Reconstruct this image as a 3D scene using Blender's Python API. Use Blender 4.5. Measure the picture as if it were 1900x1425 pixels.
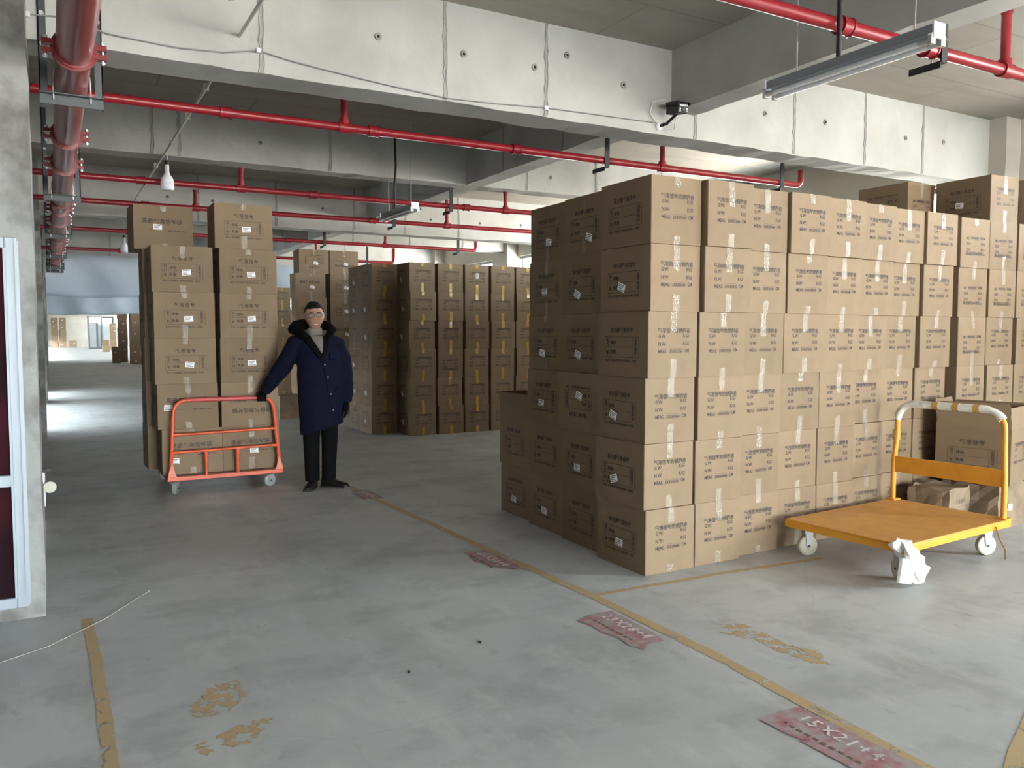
import bpy, bmesh, math, random
from mathutils import Vector, Matrix, Euler
PI = math.pi; R = math.radians
random.seed(7)
S = bpy.context.scene
for o in list(bpy.data.objects): bpy.data.objects.remove(o)
COL = S.collection

# ------------------------------------------------------------------ camera, world, exposure
cd = bpy.data.cameras.new('camera'); cam = bpy.data.objects.new('camera', cd); COL.objects.link(cam)
cam.location = (0, 0, 1.45); cam.rotation_euler = (R(90 - 3.557), 0, R(-29.43))
cd.sensor_width = 36; cd.lens = 36 * 1520 / 1900; cd.clip_start = .05; cd.clip_end = 400
S.camera = cam
S.view_settings.view_transform = 'Standard'; S.view_settings.look = 'None'; S.view_settings.gamma = 1
S.view_settings.use_curve_mapping = False; S.view_settings.exposure = 0.86
W = bpy.data.worlds.new('overcast_sky'); S.world = W; W.use_nodes = True
nt = W.node_tree; nt.nodes.clear()
tc = nt.nodes.new('ShaderNodeTexCoord'); sx = nt.nodes.new('ShaderNodeSeparateXYZ'); mr = nt.nodes.new('ShaderNodeMapRange')
mx = nt.nodes.new('ShaderNodeMix'); mx.data_type = 'RGBA'; bg = nt.nodes.new('ShaderNodeBackground'); wo = nt.nodes.new('ShaderNodeOutputWorld')
mr.inputs['From Min'].default_value = -.05; mr.inputs['From Max'].default_value = .05
mx.inputs['A'].default_value = (.78, .74, .67, 1)      # pale paving outside
mx.inputs['B'].default_value = (.86, .95, 1.0, 1)      # overcast sky
bg.inputs['Strength'].default_value = 40.0
L = nt.links.new
L(tc.outputs['Generated'], sx.inputs[0]); L(sx.outputs['Z'], mr.inputs['Value']); L(mr.outputs[0], mx.inputs['Factor'])
L(mx.outputs['Result'], bg.inputs['Color']); L(bg.outputs[0], wo.inputs[0])

# ------------------------------------------------------------------ room openings (daylight comes in here)
XL, XR, YB, YF, ZC = -.42, 9.0, -16.0, 95.0, 3.70
RIGHT_WIN = [(-8.8, -6.5), (-1.5, .1), (1.3, 3.8), (5.8, 12.2), (13.05, 19.45), (20.3, 26.7), (27.6, 33.6), (34.8, 41.2), (48.5, 55), (56, 62.5), (63.5, 70), (71, 77.5), (78.5, 85), (86, 94)]
LEFT_WIN = [(14.0, 18.9), (20.6, 23.2), (48.5, 55), (56, 62.5), (63.5, 70), (71, 77.5), (78.5, 85), (86, 94)]
RZ = (1.0, 3.13); RZH = (2.45, 3.13); LZ = (.25, .62); BACK = (-.1, 7.4, .05, 3.3)
rz_of = lambda a: RZ if a < 1 else RZH      # raised sills keep daylight off the floor, standing in for unseen stacks
def portal(name, loc, rot, sx_, sy_):
    l = bpy.data.lights.new(name, 'AREA'); l.shape = 'RECTANGLE'; l.size = sx_; l.size_y = sy_
    l.cycles.is_portal = True
    o = bpy.data.objects.new(name, l); o.location = loc; o.rotation_euler = rot; COL.objects.link(o)
for a, b in RIGHT_WIN[:7] + [(48.5, 94)]:
    portal('window_daylight', (XR + .1, (a + b) / 2, sum(rz_of(a)) / 2), (R(90), 0, R(90)), b - a, rz_of(a)[1] - rz_of(a)[0])
for a, b in LEFT_WIN[:2] + [(48.5, 94)]:
    portal('window_daylight', (XL - .1, (a + b) / 2, sum(LZ) / 2), (R(90), 0, R(-90)), b - a, LZ[1] - LZ[0])

portal('entrance_daylight', ((BACK[0] + BACK[1]) / 2, YB - .1, (BACK[2] + BACK[3]) / 2), (R(90), 0, R(180)), BACK[1] - BACK[0], BACK[3] - BACK[2])

# ------------------------------------------------------------------ materials
M = {}
def mat(name, col, rough=.6, metal=0, col2=None, scale=6, detail=5, contrast=(.35, .65), bump=0, bscale=None, coat=0, spec=.5, stretch=None, rnd=0, alpha=1, coords='Object'):
    m = bpy.data.materials.new(name); m.use_nodes = True; n = m.node_tree.nodes; l = m.node_tree.links
    p = n['Principled BSDF']; p.inputs['Roughness'].default_value = rough; p.inputs['Metallic'].default_value = metal
    p.inputs['Base Color'].default_value = (*col, 1); p.inputs['Specular IOR Level'].default_value = spec; p.inputs['Coat Weight'].default_value = coat
    p.inputs['Alpha'].default_value = alpha
    t = n.new('ShaderNodeTexCoord'); vec = t.outputs[coords]
    if stretch:
        mp = n.new('ShaderNodeMapping'); mp.inputs['Scale'].default_value = stretch; l.new(vec, mp.inputs[0]); vec = mp.outputs[0]
    out = None
    if col2:
        z = n.new('ShaderNodeTexNoise'); z.inputs['Scale'].default_value = scale; z.inputs['Detail'].default_value = detail; l.new(vec, z.inputs['Vector'])
        r = n.new('ShaderNodeMapRange'); r.inputs['From Min'].default_value = contrast[0]; r.inputs['From Max'].default_value = contrast[1]; l.new(z.outputs['Fac'], r.inputs['Value'])
        x = n.new('ShaderNodeMix'); x.data_type = 'RGBA'; x.inputs['A'].default_value = (*col, 1); x.inputs['B'].default_value = (*col2, 1); l.new(r.outputs[0], x.inputs['Factor'])
        out = x.outputs['Result']
    if rnd:
        oi = n.new('ShaderNodeObjectInfo'); h = n.new('ShaderNodeHueSaturation'); r2 = n.new('ShaderNodeMapRange')
        r2.inputs['To Min'].default_value = 1 - rnd; r2.inputs['To Max'].default_value = 1 + rnd; l.new(oi.outputs['Random'], r2.inputs['Value']); l.new(r2.outputs[0], h.inputs['Value'])
        if out: l.new(out, h.inputs['Color'])
        else: h.inputs['Color'].default_value = (*col, 1)
        out = h.outputs[0]
    if out: l.new(out, p.inputs['Base Color'])
    if bump:
        z = n.new('ShaderNodeTexNoise'); z.inputs['Scale'].default_value = bscale or scale * 3; z.inputs['Detail'].default_value = 4; l.new(vec, z.inputs['Vector'])
        b = n.new('ShaderNodeBump'); b.inputs['Strength'].default_value = bump; b.inputs['Distance'].default_value = .02; l.new(z.outputs['Fac'], b.inputs['Height']); l.new(b.outputs[0], p.inputs['Normal'])
    M[name] = m; return m
mat('beam_concrete', (.50, .505, .485), .85, col2=(.40, .40, .38), scale=1.6, detail=10, contrast=(.42, .68), bump=.2, bscale=14)
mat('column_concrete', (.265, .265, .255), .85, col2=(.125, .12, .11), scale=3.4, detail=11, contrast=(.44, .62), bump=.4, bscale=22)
mat('wall_concrete', (.60, .575, .51), .85, col2=(.52, .49, .43), scale=1.2, detail=8, bump=.1, bscale=12)
mat('seam', (.34, .335, .32), .9, bump=.4, bscale=60)
mat('hole', (.02, .02, .02), .9)
mat('kraft', (.228, .161, .101), .72, col2=(.204, .143, .088), scale=3, detail=6, rnd=.07, spec=.25)
mat('kraft_inside', (.28, .2, .13), .8, spec=.2)
mat('kraft_old', (.28, .21, .145), .8, col2=(.20, .145, .10), scale=6, bump=.3, spec=.2)
mat('ink', (.045, .035, .03), .7)
mat('ink_faint', (.16, .115, .075), .7)
mat('clear_tape', (.62, .57, .48), .10, alpha=.28, spec=.8, bump=.5, bscale=45)
mat('amber_tape', (.56, .34, .07), .2, alpha=.82, spec=.6)
mat('sticker_white', (.85, .86, .88), .5)
mat('red_paint', (.25, .012, .02), .36, col2=(.20, .010, .017), scale=8, coat=.08, bump=.05, spec=.35)
mat('main_red', (.185, .014, .016), .3, col2=(.155, .014, .016), scale=5, coat=.1, spec=.4)
mat('bracket_grey', (.055, .065, .07), .5)
mat('bracket_black', (.012, .012, .013), .55)
mat('zinc', (.62, .63, .64), .35, metal=.8)
mat('orange_paint', (.62, .085, .022), .4, col2=(.50, .065, .02), scale=14, contrast=(.5, .8))
mat('pink_foam', (.50, .065, .07), .35)
mat('orange_worn', (.70, .20, .12), .5)
mat('yellow_paint', (.68, .30, .025), .42, col2=(.55, .23, .02), scale=7, contrast=(.5, .85))
mat('yellow_deck', (.56, .265, .06), .5, col2=(.46, .21, .05), scale=9, contrast=(.4, .8), bump=.1, bscale=60)
mat('wheel_cream', (.60, .58, .47), .5)
mat('wheel_grey', (.30, .31, .31), .5)
mat('wheel_dark', (.04, .04, .04), .5)
mat('wrap_white', (.78, .78, .75), .3, bump=.6, bscale=30)
mat('aluminium', (.275, .31, .345), .45, metal=.15)
mat('poster_dark', (.014, .005, .008), .6, spec=.04, col2=(.09, .008, .016), scale=1.3, contrast=(.5, .8))
mat('navy', (.006, .0068, .02), .85, spec=.12, col2=(.0045, .005, .015), scale=14, bump=.25, bscale=24)
mat('black_cloth', (.004, .004, .0045), .9, spec=.1, bump=.2, bscale=60)
mat('fur', (.003, .003, .0035), .95, spec=.1, bump=.9, bscale=90)
mat('knit', (.19, .165, .145), .9, bump=.5, bscale=80)
mat('skin', (.36, .20, .14), .5, col2=(.32, .175, .12), scale=14)
mat('lip', (.36, .13, .11), .5); mat('teeth', (.5, .47, .42), .3); mat('eye', (.02, .015, .012), .15); mat('eyewhite', (.7, .68, .65), .3)
mat('hair', (.006, .005, .005), .7, spec=.2, bump=.6, bscale=90)
mat('leather', (.008, .007, .006), .4, spec=.3)
mat('lamp_white', (.78, .79, .82), .25); mat('lamp_diffuser', (.62, .63, .70), .3)
mat('pvc_white', (.62, .62, .58), .4)
mat('wire_pale', (.42, .38, .33), .6)
mat('wire_grey', (.25, .26, .26), .6)
mat('sheet_plastic', (.40, .47, .54), .35, col2=(.35, .42, .49), scale=2, bump=.4, bscale=3)
mat('line_paint', (.46, .335, .185), .7)
mat('floor_sticker', (.36, .155, .175), .6, col2=(.36, .31, .31), scale=13, detail=9, contrast=(.40, .58))
mat('sticker_print', (.66, .60, .60), .6)
mat('steel_light', (.55, .56, .56), .3, metal=.6)
def wear(name, base, thr, sc, colr=None):
    """paint that has worn off in patches: the same paint with a noise-driven alpha"""
    m = M[base].copy(); m.name = name; n = m.node_tree.nodes; l = m.node_tree.links; p = n['Principled BSDF']
    t = n.new('ShaderNodeTexCoord'); z = n.new('ShaderNodeTexNoise'); z.inputs['Scale'].default_value = sc; z.inputs['Detail'].default_value = 9; z.inputs['Roughness'].default_value = .65
    r = n.new('ShaderNodeMapRange'); r.inputs['From Min'].default_value = thr - .012; r.inputs['From Max'].default_value = thr + .012
    l.new(t.outputs['Object'], z.inputs['Vector']); l.new(z.outputs['Fac'], r.inputs['Value']); l.new(r.outputs[0], p.inputs['Alpha']); M[name] = m
wear('line_worn', 'line_paint', .41, 14); wear('line_patch', 'line_paint', .5, 16); wear('sticker_worn', 'floor_sticker', .37, 13); wear('print_worn', 'sticker_print', .43, 30)
def glass(name, tint, gl):
    m = bpy.data.materials.new(name); m.use_nodes = True; n = m.node_tree.nodes; l = m.node_tree.links; n.clear()
    o = n.new('ShaderNodeOutputMaterial'); x = n.new('ShaderNodeMixShader'); a = n.new('ShaderNodeBsdfTransparent'); b = n.new('ShaderNodeBsdfGlossy')
    a.inputs[0].default_value = (*tint, 1); b.inputs['Roughness'].default_value = .03; x.inputs[0].default_value = gl
    l.new(a.outputs[0], x.inputs[1]); l.new(b.outputs[0], x.inputs[2]); l.new(x.outputs[0], o.inputs[0]); M[name] = m
glass('window_glass', (.97, .98, .98), .05); glass('glass_panel', (.80, .86, .92), .15)
# floor: trowelled grey concrete with stains, scuffs and faint cracks
def floor_mat():
    m = mat('floor_concrete', (.345, .35, .345), .5, spec=.45); n = m.node_tree.nodes; l = m.node_tree.links; p = n['Principled BSDF']
    t = n.new('ShaderNodeTexCoord')
    def noise(sc, det, lo, hi, st=None, rg=.55):
        v = t.outputs['Object']
        if st:
            mp = n.new('ShaderNodeMapping'); mp.inputs['Scale'].default_value = st; l.new(v, mp.inputs[0]); v = mp.outputs[0]
        z = n.new('ShaderNodeTexNoise'); z.inputs['Scale'].default_value = sc; z.inputs['Detail'].default_value = det; z.inputs['Roughness'].default_value = rg; l.new(v, z.inputs['Vector'])
        r = n.new('ShaderNodeMapRange'); r.inputs['From Min'].default_value = lo; r.inputs['From Max'].default_value = hi; l.new(z.outputs['Fac'], r.inputs['Value']); return r.outputs[0]
    def mixc(a, b, f):
        x = n.new('ShaderNodeMix'); x.data_type = 'RGBA'
        for k, s in (('A', a), ('B', b)):
            if isinstance(s, tuple): x.inputs[k].default_value = (*s, 1)
            else: l.new(s, x.inputs[k])
        l.new(f, x.inputs['Factor']); return x.outputs['Result']
    def mul(a, k):
        q = n.new('ShaderNodeMath'); q.operation = 'MULTIPLY'; q.inputs[1].default_value = k; l.new(a, q.inputs[0]); return q.outputs[0]
    c = mixc((.42, .435, .442), (.50, .508, .505), noise(.55, 8, .38, .62))
    c = mixc(c, (.325, .335, .338), mul(noise(1.7, 10, .48, .62, (1, 1.5, 1), .62), .7))
    c = mixc(c, (.54, .545, .54), mul(noise(3.1, 10, .52, .64, (1.5, .6, 1), .68), .6))
    c = mixc(c, (.21, .21, .21), mul(noise(6.5, 7, .62, .74, (1.3, .8, 1), .6), .5))
    c = mixc(c, (.25, .235, .21), mul(noise(.8, 6, .55, .75, (2, .5, 1)), .35))
    v = n.new('ShaderNodeTexVoronoi'); v.feature = 'DISTANCE_TO_EDGE'; v.inputs['Scale'].default_value = .3; 
    mp = n.new('ShaderNodeMapping'); w = n.new('ShaderNodeTexNoise'); w.inputs['Scale'].default_value = 1.2; w.inputs['Detail'].default_value = 6
    ad = n.new('ShaderNodeMixRGB'); ad.inputs[0].default_value = .22; l.new(t.outputs['Object'], ad.inputs[1]); l.new(w.outputs['Color'], ad.inputs[2]); l.new(t.outputs['Object'], w.inputs['Vector']); l.new(ad.outputs[0], v.inputs['Vector'])
    r = n.new('ShaderNodeMapRange'); r.inputs['From Min'].default_value = .0015; r.inputs['From Max'].default_value = 0; l.new(v.outputs['Distance'], r.inputs['Value'])
    c = mixc(c, (.20, .20, .195), mul(r.outputs[0], .15))
    l.new(c, p.inputs['Base Color'])
    rr = n.new('ShaderNodeMapRange'); rr.inputs['To Min'].default_value = .38; rr.inputs['To Max'].default_value = .62; l.new(noise(1.3, 7, .3, .7), rr.inputs['Value']); l.new(rr.outputs[0], p.inputs['Roughness'])
    b = n.new('ShaderNodeBump'); b.inputs['Strength'].default_value = .08; b.inputs['Distance'].default_value = .01; l.new(noise(18, 5, .3, .7), b.inputs['Height']); l.new(b.outputs[0], p.inputs['Normal'])
floor_mat()
# ceiling: bare slab with the imprint of the formwork boards
def ceil_mat():
    m = mat('slab_concrete', (.4, .37, .32), .85); n = m.node_tree.nodes; l = m.node_tree.links; p = n['Principled BSDF']
    t = n.new('ShaderNodeTexCoord'); br = n.new('ShaderNodeTexBrick'); br.inputs['Scale'].default_value = 1; br.inputs['Brick Width'].default_value = 1.83; br.inputs['Row Height'].default_value = .915; br.inputs['Mortar Size'].default_value = .006
    br.inputs['Color1'].default_value = (.385, .36, .315, 1); br.inputs['Color2'].default_value = (.35, .325, .28, 1); br.inputs['Mortar'].default_value = (.25, .225, .19, 1)
    l.new(t.outputs['Object'], br.inputs['Vector'])
    z = n.new('ShaderNodeTexNoise'); z.inputs['Scale'].default_value = 2; z.inputs['Detail'].default_value = 9; mp = n.new('ShaderNodeMapping'); mp.inputs['Scale'].default_value = (.6, 2.2, 1); l.new(t.outputs['Object'], mp.inputs[0]); l.new(mp.outputs[0], z.inputs['Vector'])
    r = n.new('ShaderNodeMapRange'); r.inputs['From Min'].default_value = .42; r.inputs['From Max'].default_value = .72; r.inputs['To Max'].default_value = .6; l.new(z.outputs['Fac'], r.inputs['Value'])
    x = n.new('ShaderNodeMix'); x.data_type = 'RGBA'; x.inputs['B'].default_value = (.29, .262, .215, 1); l.new(br.outputs['Color'], x.inputs['A']); l.new(r.outputs[0], x.inputs['Factor']); l.new(x.outputs['Result'], p.inputs['Base Color'])
    b = n.new('ShaderNodeBump'); b.inputs['Strength'].default_value = .2; b.inputs['Distance'].default_value = .01; l.new(z.outputs['Fac'], b.inputs['Height']); l.new(b.outputs[0], p.inputs['Normal'])
ceil_mat()

# ------------------------------------------------------------------ mesh helpers
class MB:
    def __init__(s): s.v = []; s.f = []; s.mi = []; s.sm = []; s.cur = 0
    def add(s, vs, fs, smooth=False):
        b = len(s.v); s.v += [tuple(p) for p in vs]
        for f in fs: s.f.append(tuple(b + i for i in f)); s.mi.append(s.cur); s.sm.append(smooth)
        return s
    def box(s, x0, x1, y0, y1, z0, z1, mtx=None):
        p = [Vector((x, y, z)) for z in (z0, z1) for y in (y0, y1) for x in (x0, x1)]
        if mtx: p = [mtx @ q for q in p]
        return s.add(p, [(0, 2, 3, 1), (4, 5, 7, 6), (0, 1, 5, 4), (2, 6, 7, 3), (0, 4, 6, 2), (1, 3, 7, 5)])
    def tube(s, path, r, n=12, caps=True, smooth=True, closed=False, twist=0, sq=None):
        """swept tube; r scalar or list; sq=(a,b) scales the section"""
        P = [Vector(p) for p in path]; k = len(P); rs = r if isinstance(r, (list, tuple)) else [r] * k
        rings = []; prev = None
        for i, p in enumerate(P):
            if closed: t = P[(i + 1) % k] - P[i - 1]
            else: t = P[min(i + 1, k - 1)] - P[max(i - 1, 0)]
            t.normalize()
            if prev is None:
                u = t.cross(Vector((0, 0, 1)))
                if u.length < .05: u = t.cross(Vector((0, 1, 0)))
            else: u = prev - t * prev.dot(t)
            u.normalize(); w = t.cross(u); prev = u
            a, b = sq if sq else (1, 1)
            rings.append([p + (u * math.cos(2 * PI * j / n + twist) * a + w * math.sin(2 * PI * j / n + twist) * b) * rs[i] for j in range(n)])
        vs = [q for g in rings for q in g]; fs = []
        for i in range(k if closed else k - 1):
            i2 = (i + 1) % k
            for j in range(n): fs.append((i * n + j, i * n + (j + 1) % n, i2 * n + (j + 1) % n, i2 * n + j))
        s.add(vs, fs, smooth)
        if caps and not closed:
            s.add(rings[0], [tuple(range(n))[::-1]]); s.add(rings[-1], [tuple(range(n))])
        return s
    def loft(s, rings, caps=True, smooth=True, close=True):
        n = len(rings[0]); vs = [q for g in rings for q in g]; fs = []
        for i in range(len(rings) - 1):
            for j in range(n if close else n - 1): fs.append((i * n + j, i * n + (j + 1) % n, (i + 1) * n + (j + 1) % n, (i + 1) * n + j))
        s.add(vs, fs, smooth)
        if caps: s.add(rings[0], [tuple(range(n))[::-1]]); s.add(rings[-1], [tuple(range(n))])
        return s
    def lathe(s, prof, n=16, c=(0, 0, 0), smooth=True, mtx=None):
        rings = []
        for r_, z in prof:
            g = [Vector((r_ * math.cos(2 * PI * j / n), r_ * math.sin(2 * PI * j / n), z)) for j in range(n)]
            if mtx: g = [mtx @ q for q in g]
            rings.append([q + Vector(c) for q in g])
        return s.loft(rings, True, smooth)
    def quad(s, a, b, c, d): return s.add([a, b, c, d], [(0, 1, 2, 3)])
    def prism(s, poly, z0, z1, mtx=None):
        n = len(poly); vs = [Vector((x, y, z0)) for x, y in poly] + [Vector((x, y, z1)) for x, y in poly]
        if mtx: vs = [mtx @ q for q in vs]
        return s.add(vs, [tuple(range(n))[::-1], tuple(range(n, 2 * n))] + [(i, (i + 1) % n, n + (i + 1) % n, n + i) for i in range(n)])
    def mesh(s, name, mats):
        m = bpy.data.meshes.new(name); m.from_pydata(s.v, [], s.f)
        for k in (mats if isinstance(mats, (list, tuple)) else [mats]): m.materials.append(M[k])
        m.polygons.foreach_set('material_index', s.mi); m.polygons.foreach_set('use_smooth', s.sm); m.update(); return m
    def build(s, name, mats, parent=None, **k): return obj(name, s.mesh(name, mats), parent, **k)
def obj(name, me, parent=None, loc=(0, 0, 0), rot=(0, 0, 0), scale=(1, 1, 1)):
    o = bpy.data.objects.new(name, me); COL.objects.link(o); o.location = loc; o.rotation_euler = rot; o.scale = scale
    if parent: o.parent = parent
    return o
def empty(name, loc=(0, 0, 0), rz=0):
    o = bpy.data.objects.new(name, None); o.empty_display_size = .1; COL.objects.link(o); o.location = loc; o.rotation_euler = (0, 0, rz); return o
def tag(o, label, cat, group=None, kind=None):
    o['label'] = label; o['category'] = cat
    if group: o['group'] = group
    if kind: o['kind'] = kind
    return o
def struct(o, label=None):
    o['kind'] = 'structure'
    if label: o['label'] = label
    return o
def bevel(o, w=.004, seg=2):
    b = o.modifiers.new('bevel', 'BEVEL'); b.width = w; b.segments = seg; b.limit_method = 'ANGLE'; return o
def bake(o):
    """replace an object's mesh by its evaluated mesh"""
    dg = bpy.context.evaluated_depsgraph_get(); me = bpy.data.meshes.new_from_object(o.evaluated_get(dg)); o.modifiers.clear(); o.data = me; return o
def arc(c, r, a0, a1, n, ax=(1, 0, 0), ay=(0, 0, 1)):
    c = Vector(c); ax = Vector(ax); ay = Vector(ay); return [c + ax * (r * math.cos(a0 + (a1 - a0) * i / n)) + ay * (r * math.sin(a0 + (a1 - a0) * i / n)) for i in range(n + 1)]
def text_geo(mb, items):
    """flat lettering added to mb: items of (body, x, y, size, align, spacing, line distance, x squeeze) in the local XZ plane facing -Y"""
    for body, x, y, size, al, sp, ld, sq in items:
        c = bpy.data.curves.new('lettering', 'FONT'); c.body = body; c.size = size; c.resolution_u = 1; c.align_x = al; c.space_character = sp; c.space_line = ld; c.offset = size * .016
        o = bpy.data.objects.new('lettering', c); COL.objects.link(o)
        dg = bpy.context.evaluated_depsgraph_get(); me = bpy.data.meshes.new_from_object(o.evaluated_get(dg))
        mb.add([(v.co.x * sq + x, 0, v.co.y + y) for v in me.vertices], [tuple(p.vertices) for p in me.polygons])
        bpy.data.objects.remove(o); bpy.data.curves.remove(c); bpy.data.meshes.remove(me)
    return mb

# ------------------------------------------------------------------ setting: shell
struct(MB().box(XL - 3, XR + 3, YB - 3, YF + 1, -.2, 0).build('floor', 'floor_concrete'), 'grey trowelled concrete floor')
struct(MB().box(XL - .3, XR + .3, YB - .3, YF + .3, ZC, ZC + .25).build('ceiling', 'slab_concrete'), 'bare concrete ceiling slab')
def wall_along_y(x0, x1, wins, zf):
    m = MB(); y = YB
    for a, b in wins + [(YF, YF)]:
        if a > y: m.box(x0, x1, y, a, 0, ZC)
        if b > a: m.box(x0, x1, a, b, 0, zf(a)[0]); m.box(x0, x1, a, b, zf(a)[1], ZC)
        y = b
    return m
struct(wall_along_y(XR, XR + .25, RIGHT_WIN, rz_of).build('wall_right', 'wall_concrete'), 'pale concrete wall with a band of windows')
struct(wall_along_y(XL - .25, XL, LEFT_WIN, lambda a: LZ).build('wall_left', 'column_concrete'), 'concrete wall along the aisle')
struct(MB().box(XL - .25, XR + .25, YF, YF + .25, 0, ZC).build('wall_far', 'wall_concrete'), 'pale end wall of the hall')
m = MB(); m.box(XL - .25, BACK[0], YB - .25, YB, 0, ZC); m.box(BACK[1], XR + .25, YB - .25, YB, 0, ZC); m.box(BACK[0], BACK[1], YB - .25, YB, BACK[3], ZC); m.box(BACK[0], BACK[1], YB - .25, YB, 0, BACK[2])
struct(m.build('wall_back', 'wall_concrete'), 'wall with the wide entrance behind the viewer')
struct(MB().box(XR + .25, XR + 3.2, 1.1, 46, 3.3, 3.5).build('daylight_blocker', 'bracket_grey'), 'added dark slab blocking daylight outside the right-hand windows')  # added unseen slab, keeps steep sky light out of the right-hand windows
# windows of the right and left wall
def window(i, x, a, b, zz, name):
    w = struct(empty('window_%d' % i, (x, (a + b) / 2, zz[0])), name)
    h = zz[1] - zz[0]; half = (b - a) / 2; n = max(2, round((b - a) / 1.3)); f = MB()
    f.box(-.03, .03, -half, half, 0, .06); f.box(-.03, .03, -half, half, h - .06, h)
    for k in range(n + 1):
        y = -half + (b - a) * k / n; f.box(-.03, .03, max(-half, y - .03), min(half, y + .03), .06, h - .06)
    f.build('window_frame', 'aluminium', w)
    for k in range(n):
        y0 = -half + (b - a) * k / n + .03; y1 = -half + (b - a) * (k + 1) / n - .03
        MB().box(-.004, .004, y0, y1, .06, h - .06).build('pane', 'window_glass', w)
i = 1
for a, b in RIGHT_WIN[1:6]: window(i, XR + .1, a, b, rz_of(a), 'aluminium framed window in the right wall'); i += 1
for a, b in LEFT_WIN[:2]: window(i, XL - .1, a, b, LZ, 'aluminium framed window along the aisle'); i += 1

def rough_beam(name, axis, a0, a1, b0, b1, z0, z1, label, jit=.006):
    """cast concrete beam along x or y whose lower arrises are slightly uneven"""
    rnd = random.Random(hash((axis, round(b0 * 100))) & 255); n = max(4, int((a1 - a0) / .16)); rings = []
    for k in range(n + 1):
        a = a0 + (a1 - a0) * k / n; j = [rnd.uniform(-1, 1) * jit for _ in range(4)]
        pts = [(b0 + j[0] * .4, z0 + j[1]), (b1 + j[2] * .4, z0 + j[3]), (b1, z1), (b0, z1)]
        rings.append([(a, b, z) if axis == 'x' else (b, a, z) for b, z in (pts if axis == 'y' else pts[::-1])])
    return struct(MB().loft(rings, True, False).build(name, 'beam_concrete'), label)
ZP, ZS = 3.03, 3.22
YPRIM = [-2.05, 5.2, 12.45, 19.7]; 
beams = {}
nm = ['behind the viewer', 'nearest to the camera, with the camera and cable', 'second from the camera', 'third from the camera, above the plastic sheet']
for y, s in zip(YPRIM, nm): beams[y] = rough_beam('main_beam', 'x', XL, XR, y, y + .30, ZP, ZC, 'deep concrete main beam ' + s)
for y, s in ((1.6, 'behind the tube light'), (8.93, 'behind the nearest main beam'), (15.8, 'behind the second main beam')):
    if y > 2: beams[y] = rough_beam('cross_beam', 'x', XL, XR, y, y + .26, ZS, ZC, 'shallower concrete cross beam ' + s)
ys = [YB] + YPRIM + [27.0]
for k in range(len(ys) - 1):
    a = ys[k] + (.30 if k else 0); b = ys[k + 1]
    beams['B%d' % k] = rough_beam('long_beam', 'y', a, b, 4.40, 4.64, ZS, ZC, 'concrete beam running down the middle of the hall, bay %s' % ['behind the viewer', 'behind the camera line', 'nearest', 'second', 'third'][k] )
for y in (26.95, 34.2, 41.45, 48.7, 55.9, 63.2, 70.5, 77.7, 85):
    rough_beam('main_beam', 'x', XL, XR, y, y + .3, ZP, ZC, 'concrete main beam far down the hall', 0)
# columns
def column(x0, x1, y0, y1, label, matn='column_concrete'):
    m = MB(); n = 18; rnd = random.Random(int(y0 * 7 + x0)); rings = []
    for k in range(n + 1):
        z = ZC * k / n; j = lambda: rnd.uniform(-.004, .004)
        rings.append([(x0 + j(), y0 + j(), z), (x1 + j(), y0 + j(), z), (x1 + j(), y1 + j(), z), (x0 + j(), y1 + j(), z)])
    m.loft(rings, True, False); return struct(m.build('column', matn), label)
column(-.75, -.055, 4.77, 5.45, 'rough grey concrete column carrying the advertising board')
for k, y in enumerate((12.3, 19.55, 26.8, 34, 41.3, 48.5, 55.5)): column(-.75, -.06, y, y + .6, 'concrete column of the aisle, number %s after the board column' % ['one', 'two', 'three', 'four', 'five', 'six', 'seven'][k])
for k, y in enumerate((-2.2, 5.02, 12.3, 15.7, 19.55)): column(8.74, 9.05, y, y + .68, 'pale concrete column at the window wall, %s' % ['behind the viewer', 'at the nearest main beam', 'at the second main beam', 'at the far cross beam', 'at the third main beam'][k], 'wall_concrete')
# formwork seams and tie holes on the faces of the beams
def seam_mesh(h):
    rnd = random.Random(int(h * 1000)); m = MB(); n = 14
    for dx in (-.011, .011):
        path = [(dx + rnd.uniform(-.007, .007), -.001, h * k / n) for k in range(n + 1)]; m.tube(path, [rnd.uniform(.003, .0065) for _ in path], 5, False, False)
    m.box(-.010, .010, -.0015, .002, 0, h); return m.mesh('formwork_seam', 'seam')
SEAM_P, SEAM_S = seam_mesh(ZC - ZP - .01), seam_mesh(ZC - ZS - .01)
hm = MB(); hm.cur = 1; hm.lathe([(.024, 0), (.026, .003), (.016, .004)], 10, mtx=Matrix.Rotation(R(90), 4, 'X')); hm.cur = 0; hm.lathe([(.011, 0), (.011, .0055)], 8, mtx=Matrix.Rotation(R(90), 4, 'X'))
HOLE = hm.mesh('tie_hole', ['hole', 'seam'])
for y, xs in ((5.2, (1.18, 2.41, 3.22, 4.655, 5.8, 6.75, 7.62)), (12.45, (1.9, 3.0, 4.2, 5.05, 6.0, 7.9)), (19.7, (1.2, 2.5, 3.7, 5.2, 6.4, 7.6))):
    for x in xs: obj('formwork_seam', SEAM_P, beams[y], (x, y, ZP + .005))
for y, xs in ((8.93, (.95, 1.2, 2.75, 5.25, 6.3, 7.4)), (15.8, (1.3, 2.6, 3.9, 5.3, 6.5, 7.7))):
    for x in xs: obj('formwork_seam', SEAM_S, beams[y], (x, y, ZS + .005))
for k, ysn in ((2, (2.2, 3.6)), (3, (6.8, 8.0, 10.6)), (4, (14.0, 17.4))):
    for y in ysn: obj('formwork_seam', SEAM_S, beams['B%d' % (k)], (4.40, y, ZS + .005), (0, 0, R(-90)))
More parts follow.
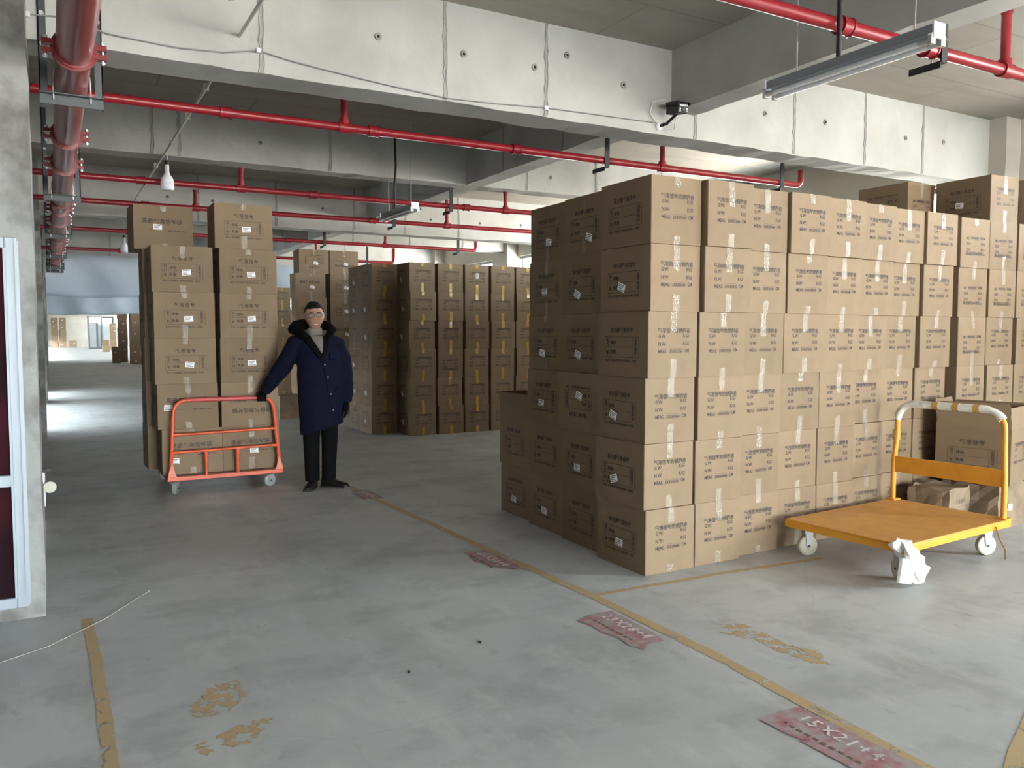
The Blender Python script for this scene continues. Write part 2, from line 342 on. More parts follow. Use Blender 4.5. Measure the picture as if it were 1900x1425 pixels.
for y, pts in ((5.2, ((1.93, 3.38), (2.55, 3.37), (3.12, 3.37), (3.92, 3.36), (5.44, 3.34), (6.2, 3.36), (7.35, 3.35), (7.95, 3.38), (1.0, 3.45), (3.4, 3.5))), (12.45, ((1.5, 3.35), (2.1, 3.34), (5.5, 3.3), (6.4, 3.3), (7.2, 3.32), (3.7, 3.35))), (8.93, ((2.0, 3.45), (5.6, 3.42), (6.8, 3.44)))):
    for x, z in pts: obj('tie_hole', HOLE, beams[y], (x, y - .003, z))

# ------------------------------------------------------------------ painted floor marks
def strip(name, pts, w, matn, label, jit=.0025, z=.0015):
    m = MB(); P = [Vector((x, y, 0)) for x, y in pts]; Q = []
    for a, b in zip(P, P[1:]):
        n = max(1, int((b - a).length / .12)); Q += [a + (b - a) * (i / n) for i in range(n)]
    Q.append(P[-1]); rings = []
    rnd = random.Random(len(Q))
    for i, p in enumerate(Q):
        t = (Q[min(i + 1, len(Q) - 1)] - Q[max(0, i - 1)]).normalized(); nrm = Vector((-t.y, t.x, 0)); a = w / 2 + rnd.uniform(-jit, jit); b = w / 2 + rnd.uniform(-jit, jit)
        rings.append([p - nrm * b + Vector((0, 0, z)), p + nrm * a + Vector((0, 0, z))])
    return tag(m.loft(rings, False, False, False).build(name, matn), label, 'floor marking')
strip('painted_line', [(2.48, 1.2), (2.515, 1.8), (2.57, 2.7), (2.57, 3.65), (2.52, 4.8), (2.48, 5.9), (2.43, 7.0), (2.42, 8.5)], .062, 'line_worn', 'long worn ochre line painted past the red floor stickers')
strip('painted_line', [(.135, 2.2), (.14, 3.3), (.138, 3.9), (.125, 4.62)], .05, 'line_worn', 'short ochre line painted beside the board column')
strip('painted_line', [(2.60, 3.66), (3.5, 3.62), (4.3, 3.55)], .042, 'line_worn', 'thin ochre line painted along the foot of the big carton stack')
strip('painted_line', [(2.62, 1.40), (2.88, 1.52), (3.4, 1.72)], .09, 'line_worn', 'broad ochre line leaving the lower right picture corner')
def blob(pts, label, matn='line_patch'):
    m = MB(); q = []; rnd = random.Random(len(label))
    for (x0, y0), (x1, y1) in zip(pts, pts[1:] + pts[:1]):
        for k in range(6): q.append((x0 + (x1 - x0) * k / 6 + rnd.uniform(-.014, .014), y0 + (y1 - y0) * k / 6 + rnd.uniform(-.014, .014), .0012))
    m.add(q, [tuple(range(len(q)))]); tag(m.build('paint_stain', matn), label, 'stain')
blob([(2.86, 2.98), (2.98, 2.92), (2.96, 2.62), (3.02, 2.48), (2.93, 2.36), (2.84, 2.46), (2.86, 2.72), (2.78, 2.9)], 'ochre paint smear on the floor beside the 23X28 sticker')
blob([(.42, 3.32), (.52, 3.46), (.66, 3.5), (.64, 3.3), (.56, 3.2), (.44, 3.2)], 'ragged ochre paint patch near the short line')
blob([(.40, 2.98), (.62, 3.08), (.72, 3.06), (.6, 2.92), (.42, 2.9)], 'ochre paint smear at the lower picture edge')
tag(MB().tube([(-.35, 4.1, .004), (-.05, 4.28, .004), (.2, 4.55, .006), (.45, 4.95, .004)], .0014, 6).build('cord', 'wire_pale'), 'thin pale cord lying on the floor by the board column', 'cord')
def floor_sticker(poly, txt, tx, ty, size, label, worn=False, line2=True):
    o = MB().add([(x, y, .0028) for x, y in poly], [tuple(range(len(poly)))]).build('floor_sticker', 'sticker_worn'); tag(o, label, 'floor sticker', 'red size stickers on the floor')
    t = text_geo(MB(), [(txt, 0, 0, size, 'LEFT', 1.1, 1, 1)])
    # lettering reads towards the viewer: local x -> -Y, local up -> +X
    t.v = [(tx + z, ty - x, .0045) for x, y, z in t.v]; t.build('printed_text', 'print_worn' if worn else 'sticker_print', o)
    if line2:
        k = MB(); rnd = random.Random(int(ty * 10))
        for q in range(9):
            yy = ty - .03 - q * .036; k.box(tx - .075 + rnd.uniform(0, .01), tx - .055, yy - .022, yy, .003, .0042)
        k.build('small_print', 'ink_faint', o)
floor_sticker([(2.38, 7.25), (2.53, 7.2), (2.52, 6.74), (2.36, 6.8)], '25X35+4', 2.42, 7.14, .085, 'faded red floor sticker just in front of the man', True)
floor_sticker([(2.33, 4.78), (2.40, 4.83), (2.50, 4.80), (2.51, 4.33), (2.44, 4.30), (2.36, 4.42), (2.31, 4.60), (2.355, 4.70)], '23X30+4', 2.41, 4.75, .088, 'torn red floor sticker reading 23X30+4')
floor_sticker([(2.28, 3.36), (2.38, 3.40), (2.515, 3.40), (2.505, 3.05), (2.48, 2.94), (2.40, 2.95), (2.33, 2.90), (2.30, 2.98), (2.325, 3.08), (2.285, 3.17), (2.30, 3.26)], '23X28+4', 2.415, 3.36, .088, 'torn red floor sticker reading 23X28+4')
floor_sticker([(2.28, 2.15), (2.49, 2.15), (2.50, 1.62), (2.29, 1.58)], '15X21+4', 2.40, 2.09, .088, 'worn pink floor sticker reading 15X21+4', True)

# ------------------------------------------------------------------ cartons
CW, CL, CH, BUL = .380, .498, .393, .005      # width of the MEAS face, length of the label face, height, bulge
def bul(t, z): return BUL * max(0, 1 - t * t) * max(0, 1 - (2 * z / CH - 1) ** 2)
def carton_mesh(name, matn='kraft', top=True):
    m = MB(); c = .005; hw, hl = CW / 2, CL / 2; per = []
    T = (-.985, -.55, 0, .55, .985)
    for side in range(4):
        for t in T: per.append((side, t))
    rings = []
    for z in (0, CH * .25, CH * .5, CH * .75, CH):
        g = []
        for side, t in per:
            b = bul(t, z) - (.0 if abs(t) < .9 else .0)
            if side == 0: p = (hw * t, -hl - b)
            elif side == 1: p = (hw + b, hl * t)
            elif side == 2: p = (-hw * t, hl + b)
            else: p = (-hw - b, -hl * t)
            g.append((p[0], p[1], z))
        rings.append(g)
    m.loft(rings, False, False)
    n = len(per); base = rings[0]
    m.add(base, [tuple(range(n))[::-1]])
    if top:   # two flaps meeting in a shallow groove along y
        r = rings[-1]
        g0 = (0, -hl, CH - .003); g1 = (0, hl, CH - .003)
        right = [r[i] for i in range(3, 12)]; left = [r[i] for i in range(13, 20)] + [r[0], r[1]]
        m.add([g0] + right + [g1], [tuple(range(11))]); m.add([g1] + left + [g0], [tuple(range(11))])
        m.add([r[2], g0, r[3], r[1]], [(0, 3, 1), (0, 1, 2)]); m.add([r[12], g1, r[13], r[11]], [(0, 3, 1), (0, 1, 2)])
    return m.mesh(name, matn)
BODY = carton_mesh('carton_body'); BODY_OLD = carton_mesh('carton_body_old', 'kraft_old')
def conform(m, half, off, wid):
    """lay flat lettering on the slightly bulging face at y=-half"""
    m.v = [(x, -half - off - bul(min(1, abs(x) / (wid / 2)), z), z) for x, y, z in m.v]; return m
def frame_lines(m, x0, x1, z0, z1, w=.0022):
    for a, b, c, d in ((x0, x1, z0 - w / 2, z0 + w / 2), (x0, x1, z1 - w / 2, z1 + w / 2), (x0 - w / 2, x0 + w / 2, z0, z1), (x1 - w / 2, x1 + w / 2, z0, z1)):
        n = 6
        for k in range(n):
            if b - a > d - c: m.quad((a + (b - a) * k / n, 0, c), (a + (b - a) * (k + 1) / n, 0, c), (a + (b - a) * (k + 1) / n, 0, d), (a + (b - a) * k / n, 0, d))
            else: m.quad((a, 0, c + (d - c) * k / n), (b, 0, c + (d - c) * k / n), (b, 0, c + (d - c) * (k + 1) / n), (a, 0, c + (d - c) * (k + 1) / n))
    return m
def print_meas(ink):
    m = text_geo(MB(), [('气泡信封的领跑者', -.122, .268, .0315, 'LEFT', 1, 1, 1), ('G.W:', -.118, .236, .031, 'LEFT', 1, 1, .85), ('KGS', .122, .240, .031, 'RIGHT', 1, 1, .85),
        ('N.W:', -.118, .190, .031, 'LEFT', 1, 1, .85), ('KGS', .122, .193, .031, 'RIGHT', 1, 1, .85), ('MEAS:', -.118, .146, .031, 'LEFT', 1, 1, .82), ('50X39X40', -.032, .147, .028, 'LEFT', 1, 1, .82), ('CM', .122, .150, .031, 'RIGHT', 1, 1, .82)])
    m.quad((-.03, 0, .1735), (.07, 0, .1735), (.07, 0, .1745), (-.03, 0, .1745))
    return conform(m, CL / 2, .0016, CW).mesh('meas_print', ink)
def print_label(title, ink):
    s = .041 if len(title) == 4 else .034; sp = 1.45 if len(title) == 4 else 1.12
    m = text_geo(MB(), [(title, .0, .270, s, 'CENTER', sp, 1, .88), ('实\n力\n厂\n家', -.138, .212, .026, 'CENTER', 1, .98, 1), ('品\n质\n保\n证', .138, .212, .026, 'CENTER', 1, .98, 1),
        ('规格:', -.106, .197, .027, 'LEFT', 1, 1, 1), ('数量:', -.106, .140, .027, 'LEFT', 1, 1, 1), ('专注十年不断浆 物流包装材料（定制）', 0, .090, .0185, 'CENTER', 1, 1, 1)])
    frame_lines(m, -.165, .165, .118, .242)
    for x in (-.113, .113):
        for k in range(4): m.quad((x - .001, 0, .118 + .031 * k), (x + .001, 0, .118 + .031 * k), (x + .001, 0, .149 + .031 * k), (x - .001, 0, .149 + .031 * k))
    for k in range(6): m.quad((-.113 + .0377 * k, 0, .179), (-.0753 + .0377 * k, 0, .179), (-.0753 + .0377 * k, 0, .181), (-.113 + .0377 * k, 0, .181))
    return conform(m, CW / 2, .0016, CL).mesh('label_print', ink)
def print_script(ink):
    m = text_geo(MB(), [('高级气泡信封袋', -.01, .235, .048, 'CENTER', 1.12, 1, .95), ('诚信为本 Max Way', .19, .165, .019, 'RIGHT', 1, 1, 1)])
    for k in range(6): m.quad((-.12 + .02 * k, 0, .171), (-.10 + .02 * k, 0, .171), (-.10 + .02 * k, 0, .173), (-.12 + .02 * k, 0, .173))
    return conform(m, CW / 2, .0016, CL).mesh('script_print', ink)
PR = {'meas': print_meas('ink'), 'label7': print_label('珠光膜气泡信封', 'ink'), 'label4': print_label('气泡信封', 'ink'), 'script': print_script('ink')}
def tape_mesh(t, low, matn, half, w=.046, top=True):
    """one strip of packing tape on the centre seam: down from the top edge (with its run over the lid), or up from the bottom edge"""
    m = MB(); rnd = random.Random(int(t * 1000 + low * 77)); g = []; n = 5
    for k in range(n + 1):
        z = t * k / n if low else CH - t * (1 - k / n); wob = rnd.uniform(-.003, .003)
        g.append([(sx_ * w / 2 + wob, -half - .0035 - bul(.1, z) + rnd.uniform(-.001, .001), z) for sx_ in (-1, 1)])
    if top and not low: g += [[(-w / 2, -half - .003, CH + .0018), (w / 2, -half - .003, CH + .0018)], [(-w / 2, half, CH + .0018), (w / 2, half, CH + .0018)]]
    return m.loft(g, False, True, False).mesh('tape_strip', matn)
TAPE = [[tape_mesh(t, lo, 'clear_tape', CL / 2) for t in ts] for lo, ts in ((0, (.12, .06, .09, .15)), (1, (.08, .11, .05, .10)))]
AMBER = [[tape_mesh(t, lo, 'amber_tape', CL / 2, .042) for t in ts] for lo, ts in ((0, (.07, .10, .05)), (1, (.11, .09, .12)))]
SIDE_TAPE = [[tape_mesh(t, lo, 'clear_tape', CW / 2, .045, False) for t in ts] for lo, ts in ((0, (.10, .05)), (1, (.06, .11)))]
sm = MB(); sm.box(-.036, .036, -.0012, 0, -.024, .024); sm.cur = 1
for k in range(4): sm.box(-.030, .030 - .012 * (k % 3), -.0017, -.0012, .012 - .0105 * k, .0165 - .0105 * k)
STICK = sm.mesh('sticker', ['sticker_white', 'ink_faint'])
FACE = {'-y': (0, CL / 2), '-x': (R(-90), CW / 2), '+y': (PI, CL / 2), '+x': (R(90), CW / 2)}
crnd = random.Random(3)
def carton(x, y, z, rz=0, s=1, prints=(('-y', 'meas', 0), ('-x', 'label7', 0)), tape='clear', tface='-y', sticker=None, stape=None, label='', group='', body=None, tilt=0):
    o = obj('carton', body or BODY, None, (x, y, z + .001), (tilt, 0, rz), (s, s, s)); tag(o, label, 'carton', group)
    for f, p, flip in prints:
        obj('printed_text', PR[p], o, (0, 0, CH if flip else 0), (0, PI if flip else 0, FACE[f][0]))
    for kind, fc in ((TAPE if tape == 'clear' else AMBER if tape else None, tface), (SIDE_TAPE if stape else None, stape)):
        for lo in (0, 1):
            if kind: obj('tape', crnd.choice(kind[lo]), o, (0, 0, 0), (0, 0, FACE[fc][0]))
    if sticker:
        f, dx, dz, a = sticker; r0, half = FACE[f]; v = Vector((dx, -half - .0035 - bul(abs(dx) / .25, dz), dz)); v.rotate(Euler((0, 0, r0)))
        obj('shipping_sticker', STICK, o, v, (0, a, r0))
    return o
ORD = ['first', 'second', 'third', 'fourth', 'fifth', 'sixth', 'seventh', 'eighth', 'ninth']
ROWT = ['top row', 'second row down', 'third row down', 'fourth row down', 'second row up', 'bottom row']
FRONT = [
 [(3.057, 3.779), (3.45, 3.741), (3.843, 3.824), (4.236, 3.804), (4.629, 3.832), (5.022, 3.871), (5.415, 3.919), (5.808, 3.905)],
 [(3.065, 3.792), (3.458, 3.762), (3.851, 3.835), (4.244, 3.828), (4.637, 3.865), (5.03, 3.895), (5.423, 3.951), (5.816, 3.932)],
 [(3.045, 3.789), (3.438, 3.784), (3.831, 3.829), (4.224, 3.834), (4.617, 3.863), (5.01, 3.925), (5.403, 3.96), (5.796, 3.933)],
 [(3.061, 3.821), (3.454, 3.809), (3.847, 3.857), (4.24, 3.876), (4.633, 3.884), (5.026, 3.968), (5.419, 3.984), (5.812, 3.974)],
 [(3.049, 3.813), (3.442, 3.806), (3.835, 3.853), (4.228, 3.878), (4.621, 3.884), (5.014, 3.937), (5.407, 3.971), (5.8, 3.971)],
 [(3.053, 3.798), (3.446, 3.808), (3.839, 3.856), (4.232, 3.876), (4.625, 3.882), (5.018, 3.926), (5.411, 3.952), (5.804, 3.96)]]
SIDE = [[3.124, 3.151, 3.188], [3.098, 3.142, 3.179], [3.094, 3.133, 3.174], [3.083, 3.102, 3.179], [3.102, 3.124, 3.179], [3.119, 3.129, 3.179, 3.208]]
# stickers seen on the shaded side: row -> {column: (dx, dz, angle)}
SST = {0: {1: (.06, .11, .25), 2: (.02, .13, .2)}, 1: {0: (-.02, .15, .35), 1: (-.05, .13, .4), 2: (-.02, .17, 0)}, 2: {1: (-.03, .12, .3), 2: (-.04, .12, .15)}, 3: {0: (-.06, .15, .35), 1: (.02, .24, .3), 2: (-.03, .15, .05)},
       4: {0: (-.04, .15, -.3), 1: (-.03, .14, .05)}, 5: {0: (0, .15, .1), 2: (-.01, .14, .1), 3: (-.02, .13, .1)}}
for r in range(6):
    z = (5 - r) * CH * 1.004
    for k, (x, y) in enumerate(FRONT[r]):
        st = SST[r].get(0) if k == 0 else None
        pr = [('-y', 'meas', 0)] + ([('-x', 'label7', 0)] if k == 0 else [])
        carton(x + CW / 2 + .003, y + CL / 2, z, R(crnd.uniform(-.7, .7)), 1, pr, sticker=('-x',) + st if st else None,
               label='carton in the lit face of the big stack, %s, %s' % (ROWT[r], 'at the corner' if k == 0 else ORD[k] + ' from the corner'), group='cartons in the bright face of the big front stack')
    for j in range(len(SIDE[r]) - 1):
        y = 3.81 + .512 * (j + 1) + CL / 2; xa = (SIDE[r][j] + SIDE[r][j + 1]) / 2
        st = SST[r].get(j + 1)
        carton(xa + CW / 2, y, z, R(crnd.uniform(-1.2, -.3)), 1, [('-x', 'label7', 1 if (r, j) == (3, 0) else 0)], tape=None, stape='-x' if (r, j) in ((0, 1), (1, 1), (0, 0), (2, 1)) else None, sticker=('-x',) + st if st else None,
               label='carton in the shaded side of the big stack, %s, %s behind the corner' % (ROWT[r], ['first', 'second', 'third', 'fourth'][j]), group='cartons in the shaded side of the big front stack')
z5 = CH * 1.004
def open_carton(x, y, z, rz, s, flaps, label, prints, matn='kraft', inner=True):
    """carton without lid: four walls, bottom, and flaps as parts; flaps: {face: angle outward from upright in degrees}"""
    hw, hl, t = CW / 2, CL / 2, .005
    o = empty('open_carton', (x, y, z + .001), rz); o.scale = (s, s, s); tag(o, label, 'carton', 'open cartons')
    m = MB(); m.box(-hw, hw, -hl, hl, 0, t)
    m.box(-hw, hw, -hl, -hl + t, t, CH); m.box(-hw, hw, hl - t, hl, t, CH); m.box(-hw, -hw + t, -hl + t, hl - t, t, CH); m.box(hw - t, hw, -hl + t, hl - t, t, CH)
    m.build('carton_body', matn, o)
    for f, (ang, ln) in flaps.items():
        wide = hw if f[1] == 'y' else hl; half = hl if f[1] == 'y' else hw
        g = MB(); n = 5; rings = []
        for k in range(n + 1):
            u = ln * k / n; a = R(ang) * (.7 + .3 * k / n); q = .006 * math.sin(k * 1.3)
            yy, zz = -u * math.sin(a), u * math.cos(a)
            rings.append([(-wide + q + .004 * k, yy, zz), (wide - q - .003 * k, yy, zz), (wide - q - .003 * k, yy + .004, zz + .001), (-wide + q + .004 * k, yy + .004, zz + .001)])
        g.loft(rings, True, False); fl = g.build('flap', matn, o, loc=tuple(Euler((0, 0, FACE[f][0])).to_matrix() @ Vector((0, -half + .001, CH))), rot=(0, 0, FACE[f][0]))
    for f, p, flip in prints: obj('printed_text', PR[p], o, (0, 0, CH if flip else 0), (0, PI if flip else 0, FACE[f][0]))
    return o
open_carton(3.195 + CW / 2, 3.81 + .512 * 3 + CL / 2 + .024, z5, R(-1), 1, {'-x': (7, .19), '+x': (-8, .19), '-y': (18, .19), '+y': (-5, .19)}, 'open carton with raised flaps at the far end of the big stack', [('-x', 'label7', 0)])
# stack right of the big front stack and the loose cartons on top of it
for c, x in enumerate((6.33, 6.735, 7.14)):
    for l, y in enumerate((3.965, 4.49)):
        for r in range(6):
            if c == 2 and l == 1: continue
            vis = l == 0 and c < 2
            carton(x + CW / 2 + crnd.uniform(-.006, .006), y + CL / 2 + crnd.uniform(-.01, .01), (5 - r) * CH * 1.004, R(crnd.uniform(-.8, .8)), 1, [('-y', 'meas', 1 if (r < 2 or (r == 2 and c == 0)) else 0)] + ([('-x', 'label7', 0)] if c == 0 and l == 0 else []) if l == 0 else [], tape='clear' if l == 0 else None,
                   label='carton in the right-hand stack, %s, %s column%s' % (ROWT[r], ['left', 'middle', 'right'][c], '' if l == 0 else ', rear layer'), group='cartons in the right-hand stack')
zt = 6 * CH * 1.004 + .003
carton(6.86 + CW / 2, 4.04 + CL / 2, zt, R(-2), 1, [('-y', 'meas', 0), ('-x', 'label7', 0)], sticker=('-x', -.02, .17, .1), label='single carton on top of the right-hand stack with white sticker on its dark side', group='loose cartons on top of the right-hand stack')
carton(6.55 + CW / 2, 4.60 + CL / 2, zt, R(1), 1, [('-y', 'meas', 1), ('-x', 'label7', 1)], label='single carton with upside-down print behind on top of the right-hand stack', group='loose cartons on top of the right-hand stack')
carton(7.33 + CW / 2, 3.99 + CL / 2, zt, R(3), 1, [('-y', 'meas', 0), ('-x', 'label7', 0)], label='single carton on the right-hand stack at the right picture edge', group='loose cartons on top of the right-hand stack')
# open and crushed cartons behind the yellow trolley
open_carton(6.15, 3.64, .345, R(14), 1.03, {'-x': (3, .18), '+x': (-4, .17), '-y': (-6, .15), '+y': (6, .19)}, 'large open carton standing behind the yellow trolley handle', [('-x', 'label4', 0), ('-y', 'meas', 0)])
def crushed(x, y, rz, sx_, sy_, h, label, seed, pr):
    rnd = random.Random(seed); m = MB(); rings = []; n = 6
    for lv in range(6):
        z = h * lv / 5; g = []
        for side in range(4):
            for k in range(n):
                t = -1 + 2 * k / n; px, py = [(t, -1), (1, t), (-t, 1), (-1, -t)][side]
                q = 1 + (rnd.uniform(-.05, .05) if 0 < lv else 0)
                g.append((px * sx_ / 2 * q, py * sy_ / 2 * q, z + (rnd.uniform(-.03, .0) if lv == 5 else 0)))
        rings.append(g)
    m.loft(rings, True, False); o = m.build('crushed_carton', 'kraft_old', None, loc=(x, y, .001), rot=(0, 0, rz)); tag(o, label, 'carton', 'crushed cartons by the yellow trolley')
    return o
o = crushed(6.24, 3.65, R(6), .50, .42, .340, 'crushed carton lying under the large open carton', 5, None)
obj('shipping_sticker', STICK, o, (-.09, -.222, .16), (0, .1, 0))
o = crushed(5.74, 3.70, R(8), .32, .30, .33, 'flattened crumpled carton with faint print leaning behind the trolley handle', 9, None)
obj('printed_text', PR['label4'], o, (0.0, .028, -.02), (0, 0, 0), (.85, .95, .85))
# middle stack with amber tape
MS = 1.03
mz = CH * 1.004 * MS
G2 = [4.405, 4.835, 5.262, 5.69, 6.12, 6.55]
for r in range(6):
    z = (5 - r) * mz
    for c, x in enumerate(G2):
        carton(x + CW * MS / 2 + crnd.uniform(-.008, .008), 10.71 + CL * MS / 2 + crnd.uniform(-.015, .02), z, R(crnd.uniform(-1, 1)), MS, [('-y', 'meas', 1 if (r, c) == (3, 1) else 0)] + ([('-x', 'label7', 0)] if c == 0 else []), tape='amber', sticker=('-x', -.02, .17, .8) if c == 0 and r != 3 else ((('-y', .0, .24, 1.57)) if (r, c) == (0, 2) else None),
               label='amber-taped carton in the middle stack, %s, %s' % (ROWT[r], ['left corner', 'second column', 'third column', 'fourth column', 'fifth column', 'sixth column'][c]), group='amber-taped cartons of the middle stack')
    for d in range(2):
        carton(3.995 + CW * MS / 2 + crnd.uniform(-.012, .012), 11.15 + d * (CL * MS + .006) + CL * MS / 2, z, R(crnd.uniform(-1.2, 1.2)), MS, [('-x', 'label7', 0)] + ([('-y', 'meas', 0)] if d == 0 else []), tape='amber' if d == 0 else None, stape='-x', sticker=('-x', .0, .16, .5) if (r + d) % 3 else None,
               label='carton at the set-back left end of the middle stack, %s, %s one' % (ROWT[r], ['front', 'rear'][d]), group='cartons at the left end of the middle stack')
# tall stack behind the man
BS = 1.05; bz = CH * 1.004 * BS
ROW7 = ['top row', 'second row', 'third row', 'fourth row', 'fifth row', 'second row from the floor', 'bottom row']
for c, x in enumerate((3.735, 4.335)):
    for r in range(7):
        sx_ = crnd.uniform(-.01, .01) + (.06 if r == 0 and c == 0 else 0)
        carton(x + CL * BS / 2 + sx_, 14.2 + CW * BS / 2, (6 - r) * bz, R(90 + crnd.uniform(-1.5, 1.5)), BS, [('-x', 'script' if (r + c) % 3 == 1 else 'label4', 1 if r == 0 else 0)], tape='amber', tface='-y' if False else '+y', stape='-x', sticker=('-x', .03, .17, .3) if r < 5 else None,
               label='carton in the tall stack behind the man, %s, %s column' % (ROW7[r], ['left', 'right'][c]), group='cartons in the tall stack behind the man')
for c, x in enumerate((3.96, 4.45)):
    for r in range(6):
        carton(x + .21, 19.2, (5 - r) * bz, R(crnd.uniform(-2, 2)), BS, [('-y', 'meas', 0)] if r < 2 else [], tape='amber', label='distant carton under the plastic sheet behind the man, %s, %s' % (ROWT[r], ['left', 'right'][c]), group='distant cartons under the plastic sheet')
carton(3.32 + .2, 14.15, 0, R(4), 1, [], tape=None, label='single dark carton on the floor behind the man', group='single cartons on the floor', body=BODY_OLD)
# cartons loaded on the orange trolley (long side to the front)
TS = 1.052; tz = CH * 1.004 * TS; DZ = .158
OR_ = [('label4', .03, .17, -.1), ('label4', .03, .165, -.05), ('label4', .03, .165, .1), ('script', -.16, .19, .1), ('script', -.15, .12, .05)]
for r in range(5):
    p, dx, dz_, a = OR_[r]
    carton(.83 + (.03 if r == 4 else (0.02 * (3 - r) * -.4)) + CL * TS / 2, 7.96 + CW * TS / 2, DZ + (4 - r) * tz, R(90 + crnd.uniform(-1.5, 1.5)), TS, [('-x', p, 0), ('+y', 'meas', 0)], tface='+y', stape='-x', sticker=('-x', dx, dz_, a),
           label='carton on the orange trolley, left column, %s' % (['top full-height', 'second from the top', 'middle', 'second from the deck', 'lowest'][r]), group='cartons loaded on the orange trolley')
RR_ = [('label4', 0), ('label4', 0), ('label4', 0), ('label4', 0), ('script', 1), ('script', 0)]
for r in range(6):
    carton(1.385 + (.0 if r else -.03) + CL * TS / 2, 7.96 + CW * TS / 2, DZ + (5 - r) * tz, R(90 + crnd.uniform(-1.2, 1.2)), TS, [('-x', RR_[r][0], RR_[r][1]), ('+y', 'meas', 0)], tface='+y', stape='-x', sticker=('-x', .02, .17, -.08) if r != 4 else None,
           label='carton on the orange trolley, right column, %s' % (['topmost of all', 'second from the top', 'third from the top', 'third from the deck', 'second from the deck', 'lowest'][r]), group='cartons loaded on the orange trolley')
carton(.70 + CL * TS / 2, 8.42 + CW * TS / 2, DZ + 5 * tz, R(90 + 3), TS, [('-x', 'script', 0)], tface='+y', stape='-x', sticker=('-x', -.05, .20, .02), label='dark carton with brush lettering set back on top of the loaded trolley', group='cartons loaded on the orange trolley')
for r in range(5):
    carton(.78 + CL * TS / 2, 8.40 + CW * TS / 2, DZ + (4 - r) * tz, R(90 + crnd.uniform(-1.5, 1.5)), TS, [('+y', 'meas', 0)], tape='clear', tface='+y', label='carton in the rear row of the loaded trolley, left column, %s' % (['top', 'second from the top', 'middle', 'second from the deck', 'lowest'][r]), group='cartons in the rear row of the loaded trolley')
# far cartons down the aisle
def far_stack(x, y, n, nx, s, where, rz=0):
    for c in range(nx):
        for r in range(n):
            carton(x + c * .43 * s + CW * s / 2, y + CL * s / 2, r * CH * 1.004 * s, R(crnd.uniform(-4, 4) + rz), s, [], tape=None, sticker=('-y', crnd.uniform(-.1, .1), crnd.uniform(.1, .25), 0) if crnd.random() < .6 else None,
                   label='far carton %s, %s up%s' % (where, ORD[r], '' if nx == 1 else ', %s column' % ['left', 'second', 'third'][c]), group='far cartons down the aisle')
far_stack(3.30, 42.0, 7, 3, 1.08, 'in the dark tall stack beyond the trolley')
far_stack(3.00, 45.2, 6, 1, 1.1, 'at the left edge of the dark far stack')
far_stack(2.62, 43.6, 2, 1, 1.0, 'in the low pair before the dark far stack')
far_stack(4.45, 76, 5, 1, 1.15, 'in the pale column right of the glass panels')
far_stack(3.55, 70, 2, 1, 1.2, 'in the low pair beside the glass panels')
far_stack(.22, 93, 5, 1, 1.5, 'in the leftmost column at the end wall'); far_stack(.92, 93, 5, 1, 1.5, 'in the second column at the end wall'); far_stack(1.72, 93, 1, 1, 1.8, 'standing alone at the end wall')

# ------------------------------------------------------------------ red sprinkler pipes
def sprinkler(y, z, x0, x1, r, joints, risers, hangers, label, endup=None):
    pts = [(x0, y, z), (x1, y, z)]
    if endup: pts = [(x0, y, z), (x1 - .06, y, z)] + arc((x1 - .06, y, z + .06), .06, -PI / 2, 0, 5)[1:] + [Vector((x1, y, endup))]
    o = tag(MB().tube(pts, r, 14).build('sprinkler_pipe', 'red_paint'), label, 'pipe', 'red sprinkler pipes under the ceiling')
    for x in joints:
        m = MB().tube([(x - .035, y, z), (x + .035, y, z)], r * 1.28, 14); m.tube([(x - .04, y, z), (x - .03, y, z)], r * 1.42, 14); m.tube([(x + .03, y, z), (x + .04, y, z)], r * 1.42, 14); m.build('coupling', 'red_paint', o)
    for x, zt_ in risers:
        m = MB().tube([(x, y, z), (x, y, zt_)], r * .8, 12); m.tube([(x - .045, y, z), (x + .045, y, z)], r * 1.3, 14); m.tube([(x, y, z), (x, y, z + .06)], r * 1.15, 12); m.tube([(x, y, zt_ - .02), (x, y, zt_ + .005)], r * 1.0, 12); m.build('riser', 'red_paint', o)
    for x, zt_ in hangers:
        m = MB(); m.box(x - .024, x + .024, y - r - .012, y - r - .004, z - r - .036, zt_); m.box(x + .016, x + .024, y - r - .004, y - r + .024, z - r - .036, zt_); m.box(x - .024, x + .024, y - r - .004, y + .15, z - r - .036, z - r - .028); m.box(x - .024, x - .016, y - r - .004, y + .15, z - r - .064, z - r - .036)
        m.build('hanger_bracket', 'bracket_black', o)
        MB().tube([(x + .012, y - r - .004, z - r - .03), *arc((x + .012, y, z), r + .004, PI, 0, 8, (0, 1, 0)), (x + .012, y + r + .004, z - r - .03)], .004, 6).build('u_bolt', 'zinc', o)
PZ = 2.985
sprinkler(2.85, PZ, -.4, 8.7, .034, (.9, 3.52, 4.2, 6.4), ((1.9, 3.4), (4.92, 3.33), (7.3, 3.4)), ((4.275, 3.12), (.3, 3.3)), 'red sprinkler pipe above the near tube light')
sprinkler(6.05, PZ, -.4, 6.86, .031, (1.12, 2.2, 3.45), ((1.97, 3.25), (5.02, 3.3)), ((4.36, 3.22), (6.55, 3.25)), 'red sprinkler pipe just behind the nearest main beam', 3.14)
sprinkler(9.12, PZ, -.4, 6.9, .031, (.85, 2.6, 4.5), ((1.83, 3.2), (5.05, 3.22)), ((4.28, 3.2),), 'red sprinkler pipe under the cross beam behind the nearest bay', 3.2)
sprinkler(10.8, PZ, -.4, 6.9, .031, (1.05, 2.2, 3.9), ((1.62, 3.2), (5.02, 3.35)), ((4.2, 3.22),), 'red sprinkler pipe in front of the second main beam', 3.2)
